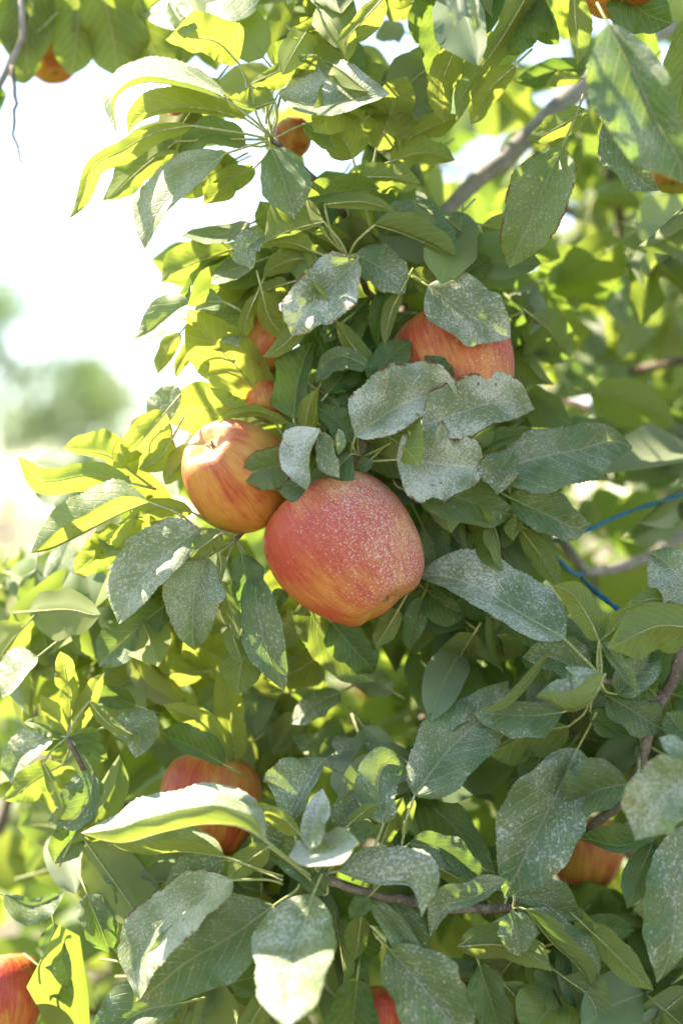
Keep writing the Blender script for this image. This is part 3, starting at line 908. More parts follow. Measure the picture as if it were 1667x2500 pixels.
l('U', -130, -44, 96, 1.1, .6, [(647, 2052), (590, 2020), (500, 2013), (400, 2032), (300, 2058), (196, 2048)], dl=-42, dr=100, tilt=.6, lean=.3, node=(760, 2140, -90), rip=.08)
l('U', -85, -28, 62, .95, .55, [(547, 2092), (450, 2080), (350, 2086), (263, 2065)], dl=-42, dr=70, tilt=.5, lean=.3, node=(690, 2140, -85), rip=.07)
l('U', -70, 42, 46, .7, .15, [(547, 2100), (470, 2140), (400, 2192)], tilt=.4, node=(690, 2150, -85))
l('U', -110, 62, 66, 1.05, .5, [(568, 2150), (430, 2222), (345, 2330), (333, 2442)], tilt=1.0, lean=.7, edge=.7, node=(690, 2160, -85))
l('U', -112, 86, 96, .62, .12, [(668, 2212), (560, 2290), (450, 2355), (338, 2454)], tilt=.55, node=(730, 2160, -90))
l('U', -150, 82, 98, 1.0, .4, [(764, 2184, 70), (732, 2290, 0), (712, 2390, -90), (702, 2512, -190)], tilt=.5, lean=.5, node=(793, 2120, -92), dl=-30, dr=-20, bow=.5, curl=0, twist=0, rip=.1)
l('U', -90, 54, 58, .2, .05, [(872, 2394), (862, 2490), (855, 2610)], tilt=.2)
l('D', -70, 22, 32, .25, .5, [(882, 2238), (876, 2290), (870, 2343)], tilt=0)
l('U', -92, 22, 22, .5, .2, [(902, 2188), (880, 2212), (853, 2242)], tilt=.3)
l('U', -70, 42, 72, .7, .06, [(442, 2450), (330, 2480), (213, 2582)], tilt=.4)
l('D', -60, 30, 30, .4, .4, [(660, 2420), (630, 2470), (590, 2540)], tilt=0)
l('U', -40, 45, 45, .2, .1, [(560, 2400), (640, 2390), (730, 2440)], tilt=.2)
# ---- lower left
l('U', 30, 30, 32, .5, .1, [(104, 2368), (140, 2400), (178, 2453)], tilt=.3)
l('U', 0, 16, 46, .5, .2, [(132, 2255), (150, 2330), (173, 2415)], tilt=.3)
l('U', 20, 42, 42, .5, .15, [(213, 2184), (240, 2250), (272, 2328)], tilt=.4)
l('U', 10, 16, 42, .55, .15, [(8, 2186), (80, 2212), (157, 2178)], tilt=.5)
l('U', 20, 52, 52, .5, .1, [(268, 2084), (320, 2150), (377, 2228)], tilt=.35)
l('U', 40, 36, 42, .4, .1, [(202, 2018), (165, 2060), (129, 2107)], tilt=.3)
l('U', 10, 28, 62, .65, .1, [(228, 1884), (218, 1950), (180, 2003), (118, 2010)], tilt=.35, node=S7)
l('D', 0, 10, 16, .5, .5, [(106, 1863), (140, 1940), (150, 1980), (124, 2009)], tilt=0, node=S7)
l('U', 20, 48, 32, .8, .3, [(272, 1772), (340, 1788), (332, 1852)], tilt=1.2, node=S7)
l('D', 15, 16, 14, .5, .5, [(218, 1713), (262, 1765), (322, 1800)], tilt=0, node=S7)
l('U', 20, 16, 52, .9, .5, [(92, 1604), (50, 1640), (8, 1707)], tilt=1.2, lean=.5)
l('U', 10, 22, 46, .9, .4, [(128, 1798), (50, 1850), (18, 1907)], tilt=1.0, lean=.5, node=S7)
l('U', 60, 16, 48, .2, .1, [(548, 1867), (470, 1825), (387, 1790)], tilt=-.1)
l('D', 80, 32, 32, .15, 1.0, [(562, 1872), (500, 1770), (400, 1718)], tilt=-.5)
l('D', 85, 36, 36, .15, 1.0, [(577, 1862), (560, 1750), (540, 1640)], tilt=-.5)
l('U', 70, 26, 26, .2, .2, [(332, 1722), (270, 1700), (218, 1712)], tilt=0)
l('D', 120, 42, 42, .15, 1.0, [(502, 1640), (360, 1650), (218, 1702)], tilt=-.5)
l('D', 50, 36, 36, .2, .5, [(152, 1868), (80, 1910), (13, 1962)], tilt=-.2, node=S7)
for (b, t_, w_, yy, tt) in [((165, 1795), (95, 1700), 22, .9, -.4), ((170, 1790), (175, 1650), 24, .8, -.4), ((180, 1795), (250, 1640), 24, .9, -.4), ((160, 1800), (60, 1760), 20, .7, .1),
                            ((175, 1805), (255, 1800), 18, .6, .2), ((160, 1805), (90, 1830), 20, .5, .2), ((185, 1810), (262, 1860), 22, .4, .2), ((170, 1700), (150, 1590), 26, 1.0, -.5)]:
    l('D' if tt < 0 else 'U', 25, w_, w_, .3, yy, [b, ((b[0] + t_[0]) / 2, (b[1] + t_[1]) / 2 - 8), t_], tilt=tt, node=S7)
# ---- sunlit leaves deeper in the tree
l('U', 95, 46, 44, 1.0, .5, [(1010, 1890), (860, 1850), (712, 1800)], tilt=1.5, lean=.4)
l('U', 110, 30, 30, 1.0, .5, [(830, 1690), (765, 1725), (712, 1772)], tilt=1.5, lean=.5)
l('U', 130, 32, 30, 1.0, .5, [(960, 1690), (900, 1660), (840, 1650)], tilt=1.5, lean=.5)
l('U', 120, 34, 30, 1.0, .5, [(172, 1318), (132, 1420), (114, 1555)], tilt=.5, lean=.9)
l('U', 150, 34, 34, 1.0, .5, [(215, 1395), (196, 1465), (188, 1545)], tilt=.7, lean=.9)
l('U', 130, 32, 34, .6, .3, [(88, 1390), (80, 1470), (72, 1560)], tilt=.2)
l('U', 120, 40, 40, 1.0, .5, [(700, 1480), (690, 1540), (650, 1600)], tilt=.8, lean=.9)
l('D', 110, 45, 45, .2, 1.0, [(780, 1600), (720, 1640), (640, 1650)], tilt=-.5)
l('D', 110, 50, 45, .2, 1.0, [(450, 1560), (520, 1600), (590, 1640)], tilt=-.5)
l('U', 230, 34, 34, 1.0, .5, [(1260, 930), (1290, 960), (1320, 1000)], tilt=1.2, lean=.6)
l('U', 260, 34, 34, 1.0, .5, [(1400, 1110), (1450, 1130), (1490, 1180)], tilt=1.2, lean=.6)
l('D', 230, 55, 55, .1, 1.0, [(1290, 770), (1300, 850), (1270, 930)], tilt=-.5)
# ---- left edge, middle
l('D', 30, 36, 32, .2, .6, [(322, 1180), (220, 1160), (125, 1176), (82, 1160), (57, 1102)], tilt=-.45)
l('U', -45, -38, 88, .7, .95, [(362, 1226), (290, 1256), (190, 1310), (81, 1364)], dl=-36, dr=34, tilt=.2, node=(480, 1290, 10), rip=.05)
l('D', 60, 12, 58, .2, .8, [(332, 1160), (260, 1112), (154, 1096)], tilt=-.4)
l('D', 35, 22, 24, .2, .9, [(470, 1250), (390, 1240), (290, 1290)], tilt=-.4, node=S8)
l('U', -45, 42, 84, .95, .6, [(488, 1290), (405, 1356), (335, 1432), (289, 1524)], dl=-34, dr=8, tilt=.5, node=S8, edge=.4)
l('U', -30, 62, 72, .85, .3, [(506, 1362), (475, 1450), (470, 1588)], tilt=.4, node=S8, edge=.6)
l('D', -38, 26, 26, .6, .4, [(541, 1300), (500, 1330), (462, 1358)], tilt=0, node=S8)
l('D', -30, 12, 10, .6, .4, [(535, 1350), (540, 1385), (535, 1415)], tilt=0, node=S8)
l('U', 40, 52, 62, .6, .3, [(402, 1478), (330, 1540), (238, 1624)], tilt=.3)
l('D', 40, 32, 42, .2, .6, [(292, 1338), (240, 1360), (183, 1402)], tilt=-.3)
l('D', 30, 30, 36, .2, .7, [(300, 1290), (260, 1330), (200, 1350)], tilt=-.4)
l('U', -5, 42, 34, .35, .05, [(590, 1352), (600, 1420), (588, 1492)], tilt=.25, node=S8)
l('U', -22, 46, 46, .65, .06, [(620, 1403), (632, 1500), (655, 1600), (701, 1684)], tilt=.2, node=S8, rip=.08)
l('D', -12, 26, 26, .6, .3, [(562, 1528), (575, 1570), (592, 1620)], tilt=0, node=(575, 1450, 10))
l('D', 15, 46, 46, .2, .4, [(600, 1558), (590, 1620), (577, 1697)], tilt=-.1)
l('D', -6, 22, 24, .6, .3, [(540, 1418), (560, 1480), (587, 1562)], tilt=0, node=S8)
l('U', 0, 22, 22, .3, .4, [(692, 1438), (675, 1470), (660, 1518)], tilt=.2)
l('D', 45, 86, 56, .2, .35, [(745, 1458), (800, 1560), (902, 1674)], tilt=-.1, node=(760, 1300, 100))
l('U', 28, 46, 46, .2, .15, [(808, 1518), (860, 1580), (918, 1642)], tilt=.1)
l('D', 30, 24, 26, .3, .4, [(972, 1488), (945, 1535), (914, 1582)], tilt=-.1)
l('U', 60, 26, 26, .5, .1, [(1032, 1458), (1010, 1520), (994, 1588)], tilt=.2)
l('U', 70, 45, 45, .5, .1, [(1040, 1440), (1090, 1480), (1150, 1500)], tilt=.2)
l('U', 60, 45, 40, .4, .1, [(1030, 1280), (1060, 1350), (1050, 1440)], tilt=.2)
l('U', 90, 50, 50, .4, .1, [(1060, 1260), (1130, 1310), (1180, 1400)], tilt=.2)
l('U', 65, 50, 50, .15, .05, [(1080, 1380), (1150, 1440), (1200, 1520)], tilt=.1)
# ---- small leaves between the two apples
l('D', -18, 22, 24, .15, 1.0, [(745, 1087), (748, 1020), (769, 948)], tilt=-.45, node=(760, 1180, 40))
l('U', -22, 28, 32, .2, .25, [(858, 1082), (825, 1030), (773, 990)], tilt=.1, node=S3)
l('U', -88, 16, 58, 1.4, .4, [(778, 1046), (738, 1108), (757, 1196)], tilt=.9, lean=.6, edge=1.0, node=(800, 1130, -20), bow=-.2, rip=.15)
l('U', -82, 20, 30, .9, .5, [(792, 1056), (800, 1110), (824, 1169)], tilt=.7, lean=.5, edge=1.0, node=(800, 1130, -20), rip=.15)
l('U', -84, 12, 10, .7, .5, [(828, 1048), (832, 1080), (822, 1112)], tilt=.3, edge=.4, node=(800, 1130, -20))
l('U', -58, 52, 46, .45, .5, [(714, 1138), (660, 1140), (588, 1162)], tilt=.0, edge=.9, node=(760, 1150, -10))
l('U', -42, 26, 26, .3, .2, [(736, 1112), (722, 1070), (704, 1028)], tilt=.1, node=(760, 1150, -10))
l('U', -64, 62, 24, .4, .1, [(858, 1108), (790, 1165), (670, 1197)], tilt=.25, edge=.4, node=S3)
l('U', -30, 16, 16, .4, .1, [(905, 1122), (890, 1135), (868, 1140)], tilt=.3)
# ---- top right
l('U', 20, 46, 46, .2, .3, [(1078, -8), (1075, 100), (1062, 217)], tilt=.0)
l('D', 5, 32, 36, .15, 1.0, [(1122, 96), (1080, 200), (1082, 300)], tilt=-.45)
l('D', 10, 32, 32, .25, .7, [(1292, -22), (1220, 100), (1140, 212), (1114, 299)], tilt=-.25)
l('U', 18, 62, 20, .2, .25, [(1332, 0), (1270, 50), (1208, 129)], tilt=-.1)
l('U', 15, 30, 40, .2, .25, [(1290, -30), (1320, 50), (1368, 106)], tilt=-.1, edge=.6)
l('D', 5, 26, 32, .15, 1.0, [(1257, 158), (1190, 225), (1157, 307)], tilt=-.5)
l('U', 120, 30, 30, .2, .05, [(1432, 165), (1350, 172), (1258, 206)], tilt=.1)
l('D', 30, 16, 18, .2, .5, [(1418, 190), (1370, 192), (1328, 206)], tilt=-.2)
l('D', 18, 28, 32, .3, .5, [(1432, 268), (1360, 310), (1288, 347)], tilt=-.2)
l('U', -160, 62, 112, .8, .08, [(1485, 58), (1560, 200), (1605, 300), (1692, 432)], tilt=.25)
l('U', -32, 32, 42, .7, .1, [(1473, 298), (1530, 400), (1603, 474)], tilt=.3)
l('D', -85, 36, 16, .2, .5, [(1400, -25), (1405, 60), (1412, 157)], tilt=-.3)
l('D', -65, 46, 46, .2, .3, [(1692, 38), (1670, 170), (1640, 312)], tilt=-.1)
l('U', -165, 22, 22, .9, .4, [(1105, -62), (1112, 0), (1116, 64)], tilt=.9)
l('U', -150, 16, 16, .8, .3, [(1150, -52), (1158, 10), (1166, 84)], tilt=.8)
l('U', -60, 60, 60, .2, .05, [(1500, -60), (1560, 20), (1640, 60)], tilt=.1)

# neighbour's leaves, upper left corner
for (sd, z, wl_, wr_, yy, pts) in [
        ('D', 165, 60, 60, .3, [(60, -40), (50, 40), (20, 130)]), ('D', 160, 55, 60, .4, [(100, -60), (70, 60), (62, 190)]),
        ('D', 160, 70, 70, .45, [(200, -60), (190, 60), (178, 185)]), ('D', 150, 90, 80, .5, [(230, -70), (270, 60), (290, 190)]),
        ('D', 155, 80, 80, .5, [(330, -80), (350, 50), (400, 175)]), ('D', 165, 75, 75, .35, [(420, -90), (440, 30), (455, 165)]),
        ('U', 180, 60, 60, .1, [(150, -80), (170, 0), (210, 80)]), ('U', 185, 60, 60, .1, [(240, -90), (260, -20), (330, 60)]),
        ('D', 170, 60, 60, .5, [(-40, -60), (-20, 30), (-10, 120)]), ('D', 175, 60, 60, .5, [(480, -60), (500, 60), (540, 170)]),
        ('D', 165, 26, 24, .7, [(110, 60), (85, 90), (80, 150)]), ('U', 165, 50, 50, .1, [(-60, 210), (-40, 240), (-10, 290)]),
        ('D', 170, 60, 50, .4, [(20, -70), (90, 0), (130, 100)]), ('U', 190, 60, 60, .1, [(380, -70), (330, 0), (300, 90)]),
        ('U', 195, 60, 60, .15, [(100, -50), (130, 30), (120, 120)]), ('D', 175, 40, 40, .5, [(60, 120), (55, 170), (60, 205)])]:
    leaf(SIDE, sd, z, wl_, wr_, .2, yy, pts, nseg=20, nac=3, serr=False, tilt=-.3 if sd == 'D' else .2)

# ------------------------------------------------------------------ the rest of the crown
def crown_left(y):
    return np.interp(y, [-400, 0, 200, 400, 520, 700, 900, 1010, 1150, 1260, 1330, 1400], [420, 560, 600, 660, 600, 500, 470, 450, 380, 300, 60, -400])


def random_leaf(x, y, z, rng, dust=(0.05, 0.6), yel=(0.05, 0.9), ang=(90, 62)):
    z = float(z)
    d = (D0 + float(ZM(z)) * PX) / D0
    L = rng.uniform(190, 300) / d
    a = math.radians(rng.normal(*ang))
    dx, dy = math.cos(a), math.sin(a)
    fore = rng.uniform(0.55, 1.0)
    L2 = L * fore
    dz = L * math.sqrt(1 - fore * fore) * rng.choice([-1, 1]) * d
    side = 'U' if rng.random() < 0.5 else 'D'
    W = L * rng.uniform(0.27, 0.37)
    wl, wr = W * rng.uniform(0.45, 1.0), W * rng.uniform(0.45, 1.0)
    pts = [(x, y, 0), (x + dx * L2 * .5 + rng.normal(0, 8), y + dy * L2 * .5 - 10, dz * .5 - 10), (x + dx * L2, y + dy * L2 + 6, dz)]
    dl = dr = None
    if rng.random() < 0.34:                      # boat-shaped leaf: near half stands up and shows its pale back
        side, wl, wr, dl, dr = 'U', W * .95, -W * rng.uniform(.3, .6), W * .45, -W * .5
        if rng.random() < .5:
            wl, wr, dl, dr = wr, wl, dr, dl
    tilt = rng.uniform(0.0, 0.9) if side == 'U' else rng.uniform(-0.8, 0.1)
    if d > 1.05: tilt *= d
    return dict(dl=dl, dr=dr, curl=rng.uniform(0, .5), side=side, z=z, wl=wl, wr=wr, pts=pts, tilt=tilt, prop=(rng.uniform(*dust), rng.uniform(*yel), rng.random(), 0.1))


# room the nearer apples take up
APPLE_SPACE = [(P(ax_, ay_, float(ZM(az_))), ar_ * PX + 0.016) for ax_, ay_, ar_, az_ in
               [(840, 1340, 192, 0), (573, 1158, 139, 30), (1110, 895, 150, 75), (635, 835, 80, 60), (700, 290, 95, 70), (528, 1968, 122, 130), (20, 2440, 112, 60), (905, 2470, 92, 10)]]
KEEP = [(1090, 200, 1440, 520, 235), (390, 1870, 640, 2000, 135), (1290, 2000, 1500, 2190, 170), (1290, 1190, 1700, 1500, 190), (-60, 2200, 290, 2800, 400), (850, 1680, 960, 1750, 425)]   # seen through openings in the foliage
fill = []
rng = np.random.default_rng(5)


def region(n, x0, x1, y0, y1, z0, z1, cut=True, hole=None, **kw):
    made = 0
    tries = 0
    while made < n and tries < n * 30:
        tries += 1
        cx, cy, cz = rng.uniform(x0, x1), rng.uniform(y0, y1), rng.uniform(z0, z1)
        k = min(n - made, rng.integers(3, 7))
        for _ in range(k):                       # leaves grow in tufts round a spur
            x, y, z = cx + rng.normal(0, 26), cy + rng.normal(0, 26), cz + rng.normal(0, 26)
            r = random_leaf(x, y, max(z0, z), rng, **kw)
            if cut and min(p[0] for p in r['pts']) - 40 < crown_left(min(y, r['pts'][-1][1])):
                continue
            if any((Vector(P(p[0], p[1], float(ZM(r['z'])) + p[2])) - ac).length < ar for p in r['pts'] for ac, ar in APPLE_SPACE):
                continue
            if any(r['z'] < zl and hx0 < p[0] < hx1 and hy0 < p[1] < hy1 for p in r['pts'] for hx0, hy0, hx1, hy1, zl in KEEP):
                continue
            if hole and any(hx0 < p[0] < hx1 and hy0 < p[1] < hy1 for p in r['pts'] for hx0, hy0, hx1, hy1 in hole):
                continue
            fill.append(r)
            made += 1


TW_HOLE = [(1290, 1150, 1700, 1520)]
SKY_HOLES = [(640, 340, 830, 470), (860, 30, 1010, 170), (1300, 60, 1390, 170)]
region(34, 560, 1150, -100, 480, 90, 260, hole=SKY_HOLES, yel=(.5, 1), dust=(.1, .5))
region(70, 1050, 1750, 60, 700, 150, 400, hole=SKY_HOLES, yel=(.2, .9))
region(46, 700, 1300, 60, 640, 60, 160, hole=SKY_HOLES, yel=(.3, 1), dust=(.1, .6))
region(50, 0, 420, 1330, 1560, 170, 300, yel=(.5, 1), dust=(.3, .9))
region(52, 1150, 1750, 600, 1300, 190, 420, dust=(.2, .9))
region(70, 700, 1250, 560, 1300, 60, 130, yel=(.0, .5), dust=(.1, .6))
region(150, 480, 1250, 520, 1350, 100, 280, yel=(.05, .9), dust=(.1, .6))
region(60, 1000, 1500, 1150, 1600, 60, 140, yel=(.0, .4), hole=TW_HOLE)
region(120, 650, 1250, 1300, 1800, 100, 320, yel=(.1, .9))
region(58, 60, 700, 1430, 1900, 100, 320, yel=(.5, 1), dust=(.1, .6))
region(110, 1000, 1750, 1350, 2100, 60, 260, yel=(.0, .5), hole=TW_HOLE)
region(110, 0, 700, 1900, 2550, 60, 260, yel=(.2, .9))
region(140, 600, 1750, 2000, 2600, 20, 220, yel=(.0, .5))
region(9, 540, 720, 170, 380, 75, 120, cut=False, yel=(.6, 1), dust=(.1, .5), ang=(160, 45))
region(14, 520, 680, 540, 900, 75, 130, cut=False, yel=(.5, 1), dust=(.1, .6), ang=(150, 40))
region(20, 280, 470, 1060, 1380, 75, 130, cut=False, yel=(.5, 1), dust=(.1, .7), ang=(150, 40))
region(22, 0, 330, 1400, 1560, 90, 170, cut=False, yel=(.5, 1), dust=(.2, .8))
region(90, 500, 1900, -500, -40, -80, 250)                # unseen boughs above the frame, put in for the shade they cast
region(90, 1720, 2200, 0, 2500, -100, 250)                # and right of it, likewise unseen and put in for shade
fill.sort(key=lambda r: (r['z'] if 0 < r['pts'][0][0] < 1667 and 0 < r['pts'][0][1] < 2500 else 1e6 + r['z']))
n_single = max(0, 296 - leaf_count)
for r in fill[:n_single]:
    d_, y_, _, e_ = r['prop']
    leaf(TREE, r['side'], r['z'], r['wl'], r['wr'], d_, y_, r['pts'], edge=e_, tilt=r['tilt'], nseg=28, nac=4, curl=r['curl'], dl=r['dl'], dr=r['dr'])
VV, UU, FF, PP = [], [], [], []
SV, SF = [], []
o_ = s_ = 0
for i, r in enumerate(fill[n_single:]):
    Vw, UV, F, st, _ = leaf_arrays(r['pts'], r['wl'], r['wr'], float(ZM(r['z'])), r['side'], tilt=r['tilt'], curl=r['curl'], dl=r['dl'], dr=r['dr'], nseg=12, nac=3, serr=False, seed=9000 + i, stalk=r['z'] < 700)
    VV.append(Vw); UU.append(UV); FF += [tuple(q + o_ for q in f) for f in F]
    PP.append(np.tile(np.array(r['prop']), (len(Vw), 1)))
    o_ += len(Vw)
    if st:
        SV.append(np.array(st[0])); SF += [tuple(q + s_ for q in f) for f in st[1]]
        s_ += len(st[0])
# outer and rear parts of the crown, well out of focus: tufts of simpler leaves round real twigs
crng = np.random.default_rng(77)
TW_V, TW_F = [], []


def boughs(n, x0, x1, y0, y1, z0, z1, per=26, spread=.075, yel=(.1, .8), gaps=()):
    cs = []
    for _ in range(n):
        a = np.array([crng.uniform(x0, x1), crng.uniform(y0, y1), crng.uniform(z0, z1)])
        ax = crng.normal(size=3) * [1, .7, .6]; ax /= np.linalg.norm(ax)
        path = np.array([a + ax * s_k + np.array([0, 0, -.25 * s_k * s_k]) for s_k in np.linspace(-.16, .16, 7)])
        ppx = (path[:, 0] / path[:, 1] / FW) * 1667 + 833.5
        ppy = 1250 - (path[:, 2] - CAM_Z) / path[:, 1] / FW * 1667
        if np.any(ppx < crown_left(ppy) + 90): continue
        tv, tf = tube(path, [.006, .0025], 5, .2, 1)
        o2 = len(TW_V); TW_V.extend(tv); TW_F.extend([tuple(o2 + j for j in f) for f in tf])
        for k in range(per):
            q = path[crng.integers(0, 7)] + crng.normal(size=3) * spread
            px_ = (q[0] / q[1] / FW) * 1667 + 833.5
            py_ = 1250 - (q[2] - CAM_Z) / q[1] / FW * 1667
            if px_ < crown_left(py_) + 60: continue
            if any(g0 < px_ < g2 and g1 < py_ < g3 for g0, g1, g2, g3 in gaps): continue
            cs.append(q)
    cs = np.array(cs)
    m_ = len(cs)
    pr = np.stack([crng.uniform(.1, .6, m_), crng.uniform(*yel, m_), crng.random(m_), np.zeros(m_)], 1)
    return leaf_cloud(cs, .075, crng, pr)


GAPS = [(1500, 640, 1667, 800), (1380, 420, 1667, 560), (600, 330, 860, 500), (850, 0, 1020, 190), (1440, 1130, 1560, 1180)]
for args in [dict(n=62, x0=-.4, x1=.75, y0=1.15, y1=1.9, z0=.75, z1=1.42), dict(n=17, x0=-.15, x1=.6, y0=1.1, y1=1.6, z0=1.40, z1=1.75, gaps=GAPS),
             dict(n=16, x0=.02, x1=.65, y0=1.15, y1=1.8, z0=1.7, z1=2.1, gaps=GAPS, per=20), dict(n=12, x0=-.55, x1=.2, y0=.98, y1=1.2, z0=.95, z1=1.33, yel=(.5, 1))]:
    V_, U_, R_, F_ = boughs(**args)
    VV.append(V_); UU.append(U_); PP.append(R_); FF += [tuple(q + o_ for q in f) for f in F_]
    o_ += len(V_)
tw = mesh_obj('twigs', np.array(TW_V) - np.array(TREE.location), TW_F, M_TWIG, TREE)
tw['kind'] = 'stuff'
fo = mesh_obj('foliage', np.vstack(VV) - np.array(TREE.location), FF, M_FAR, TREE)
fo['kind'] = 'stuff'
add_attrs(fo.data, np.vstack(UU), np.vstack(PP))
so = mesh_obj('stalks', np.vstack(SV) - np.array(TREE.location), SF, M_STALK, fo)
so['kind'] = 'stuff'


# ------------------------------------------------------------------ apples
def apple_mesh(seed, conic=0.12, lob=0.035, tall=1.0):
    prof = np.array([(0.0, .60), (.05, .62), (.12, .72), (.22, .85), (.36, .93), (.55, .93), (.76, .80), (.92, .55), (1.0, .20),
                     (.99, -.12), (.91, -.44), (.79, -.70), (.66, -.865), (.54, -.925), (.43, -.92), (.31, -.885), (.18, -.835), (.08, -.815), (0, -.81)])
    q = catmull(prof, 56)
    rng = np.random.default_rng(seed)
    ph = rng.uniform(0, 6.28, 3)
    n = 64
    V, F = [], []
    for r, z in q:
        r = max(r, 0.0)
        taper = 1 - conic * (0.35 - z) * 0.5
        for k in range(n):
            a = 2 * math.pi * k / n
            low = max(0, min(1, (-z - 0.2) / 0.7))
            rr = r * taper * (1 + lob * low * math.cos(5 * a + ph[0]) + 0.018 * math.cos(2 * a + ph[1]) + 0.012 * math.cos(3 * a + ph[2] + z * 2))
            zz = z * tall + 0.022 * low * math.cos(5 * a + ph[0]) * min(1, r * 2) + 0.03 * r * math.cos(a + ph[1])
            V.append((rr * math.cos(a), rr * math.sin(a), zz))
    for i in range(len(q) - 1):
        for k in range(n):
            k2 = (k + 1) % n
            F.append((i * n + k, (i + 1) * n + k, (i + 1) * n + k2, i * n + k2))
    return V, F


def apple(label, x, y, r_px, z, calyx, mat, seed, dustdir=None, tall=0.97, spin=0.0, parts=True, group=None, conic=0.12, lob=0.035, world=None):
    """calyx: direction (image right, away, up) the blossom end points to"""
    z = float(ZM(z))
    loc = P(x, y, z) if world is None else Vector(world)
    dax = Vector(calyx).normalized()
    d = D0 + z * PX
    R = r_px * FW * d / 1667.0 if world is None else r_px
    t = empty('apple', loc)
    tag(t, label, 'apple', group)
    rot = (-dax).to_track_quat('Z', 'Y').to_matrix().to_4x4() @ Matrix.Rotation(spin, 4, 'Z')
    t.rotation_euler = rot.to_euler()
    t.scale = (R, R, R)
    if isinstance(mat, dict):                      # skin of its own: clay lies on the weather side
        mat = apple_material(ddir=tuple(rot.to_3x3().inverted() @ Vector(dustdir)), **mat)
    V, F = apple_mesh(seed, conic, lob, tall)
    mesh_obj('fruit', V, F, mat, t)
    if parts:
        rng = np.random.default_rng(seed)
        CV, CF = [], []
        for k in range(5):                         # five withered sepals
            a = k * 1.257 + rng.uniform(-.2, .2)
            o = len(CV)
            c, s = math.cos(a), math.sin(a)
            lean = rng.uniform(-.05, .05)
            for (rr, zz, w) in [(.02, -.80, .030), (.06, -.84, .030), (.06 + lean, -.88, .018), (.03 + lean, -.90, .004)]:
                for sg in (-1, 1):
                    CV.append((rr * c - sg * w * s, rr * s + sg * w * c, zz * tall))
            for i in range(3):
                CF.append((o + 2 * i, o + 2 * i + 1, o + 2 * i + 3, o + 2 * i + 2))
        mesh_obj('calyx', CV, CF, M_CALYX, t, smooth=False)
        SV, SF = tube(catmull([(0, 0, .57 * tall), (.02, .01, .8), (.07, .05, 1.02), (.16, .1, 1.18)], 10), [.035, .03, .03, .045], 8)
        mesh_obj('stem', SV, SF, M_STEM, t)
    return t


apple('big dusty red apple in the middle, white clay on its right side', 846, 1342, 183, 0, (0.60, -0.20, -0.77),
      dict(name='skin_dusty_red', red=.80, dust=1.0), 3, dustdir=(0.85, -0.4, 0.35), spin=0.6, conic=.10, lob=.05, tall=.98)
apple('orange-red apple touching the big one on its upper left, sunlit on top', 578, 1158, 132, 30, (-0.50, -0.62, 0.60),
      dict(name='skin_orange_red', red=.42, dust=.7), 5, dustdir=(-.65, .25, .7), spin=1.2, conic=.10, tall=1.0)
apple('pink-red apple half hidden under dusty leaves on the upper right', 1110, 895, 150, 75, (0.35, -0.25, -0.9),
      dict(name='skin_speckled_red', red=.78, dust=.7), 8, dustdir=(.9, -.3, .1), spin=2.0)
M_B1 = apple_material('skin_orange', .42, .2)
M_B2 = apple_material('skin_deep_red', .78, .15)
M_B4 = apple_material('skin_pale_red', .55, .5)
M_B3 = apple_material('skin_yellow_green', .02, .3, green=.9)
apple('orange apple peeping out beside a yellow leaf above the left apple', 640, 846, 70, 85, (-.4, -.3, -.8), M_B1, 11)
apple('orange apple showing below the yellow leaf just over the left apple', 652, 976, 50, 85, (.2, -.3, -.9), M_B1, 12)
apple('red apple mostly hidden by the top left shoot leaves', 440, 292, 46, 90, (-.3, -.3, -.8), M_B2, 13)
apple('orange apple behind the stalks of the top left shoot', 716, 335, 46, 120, (.2, -.2, -.9), M_B1, 14)
apple('blurred orange apple high in the upper left corner', 125, 122, 76, 205, (.2, -.2, -.9), M_B1, 15)
apple('apple cut off by the top edge at the upper right', 1500, -90, 124, -60, (.1, -.2, -.9), M_B1, 16)
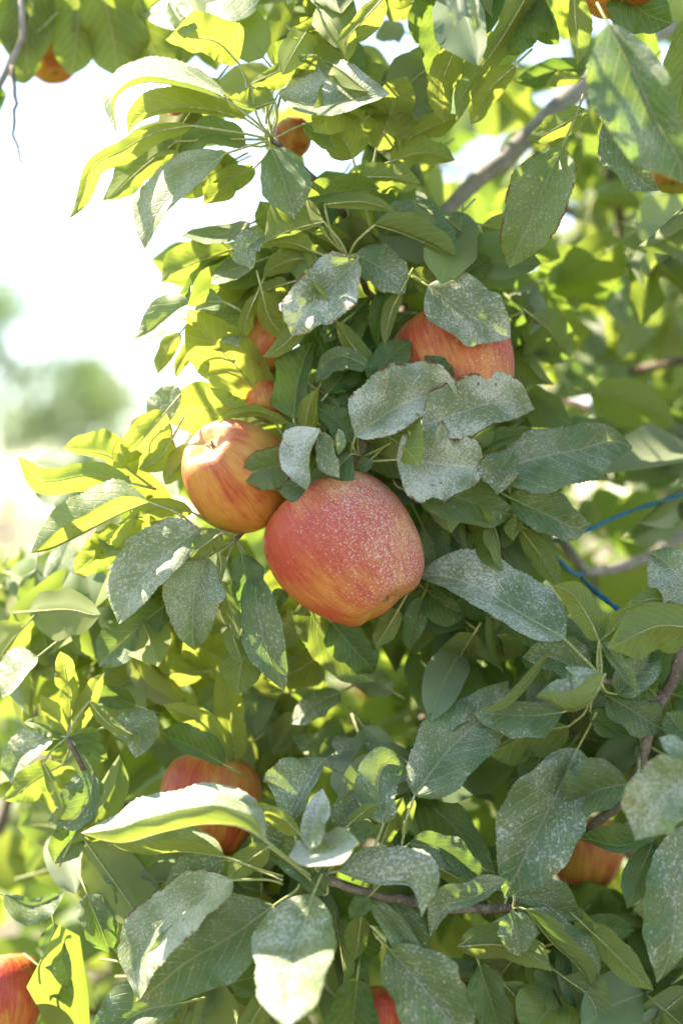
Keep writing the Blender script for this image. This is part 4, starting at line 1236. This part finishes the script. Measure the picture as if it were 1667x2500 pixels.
apple('yellow-green apple at the right edge below the blurred leaf', 1652, 392, 77, 40, (-.2, -.2, -.9), M_B3, 17)
apple('blurred red apple behind the curled leaf at the lower left', 512, 1966, 124, 110, (-.1, -.2, -.9), M_B4, 18)
apple('blurred orange apple under the large speckled leaf at the lower right', 1428, 2078, 92, 165, (-.1, -.2, -.9), M_B1, 19)
apple('dark red apple in the bottom left corner', 2, 2440, 108, 60, (.1, -.2, -.9), M_B2, 20)
apple('shaded red apple at the bottom edge below the middle leaves', 905, 2495, 84, 10, (.1, -.2, -.9), M_B2, 21)
apple('far sunlit apple glimpsed below the big apple', 905, 1712, 46, 420, (.1, -.2, -.9), M_B1, 22)
apple('far red apple glimpsed left of the speckled leaf', 1090, 1740, 36, 300, (.1, -.2, -.9), M_B2, 23)
apple('far orange apple hanging in the blurred tree at the left', 0, 0, 0.045, 0, (.1, -.2, -.9), M_B1, 24, world=(-2.45, 15.9, 2.95))

# ------------------------------------------------------------------ blue twine
def twine(label, pts, r):
    path = catmull(P_arr(ZP(pts)), 26)
    base = path[0].copy()
    o = None
    V, F = [], []
    for k in range(2):                                # two twisted strands
        q = path.copy()
        for i in range(len(q)):
            a = i * 1.1 + k * math.pi
            q[i] += np.array([math.cos(a) * 0.3, 0.3 * math.sin(a), math.sin(a) * 0.5]) * r * PX
        tv, tf = tube(q - base, [r * PX * .75] * 2, 7, .1, k)
        off = len(V)
        V += list(tv); F += [tuple(off + j for j in f) for f in tf]
    o = mesh_obj('twine', V, F, M_TWINE, None, base)
    tag(o, label, 'twine', 'blue twine tied to the branches')


twine('blue twine stretched towards the right edge above the grey branch', [(1720, 1190, 190), (1640, 1215, 170), (1526, 1253, 150), (1400, 1308, 120), (1340, 1320, 190)], 5.5)
twine('short dark blue twine looped behind the grey branch', [(1322, 1322, 185), (1350, 1352, 160), (1400, 1400, 170), (1440, 1400, 215)], 7.5)
twine('bright blue twine running down below the grey branch', [(1420, 1410, 150), (1440, 1432, 120), (1475, 1462, 100), (1530, 1500, 90), (1600, 1520, 120)], 7)
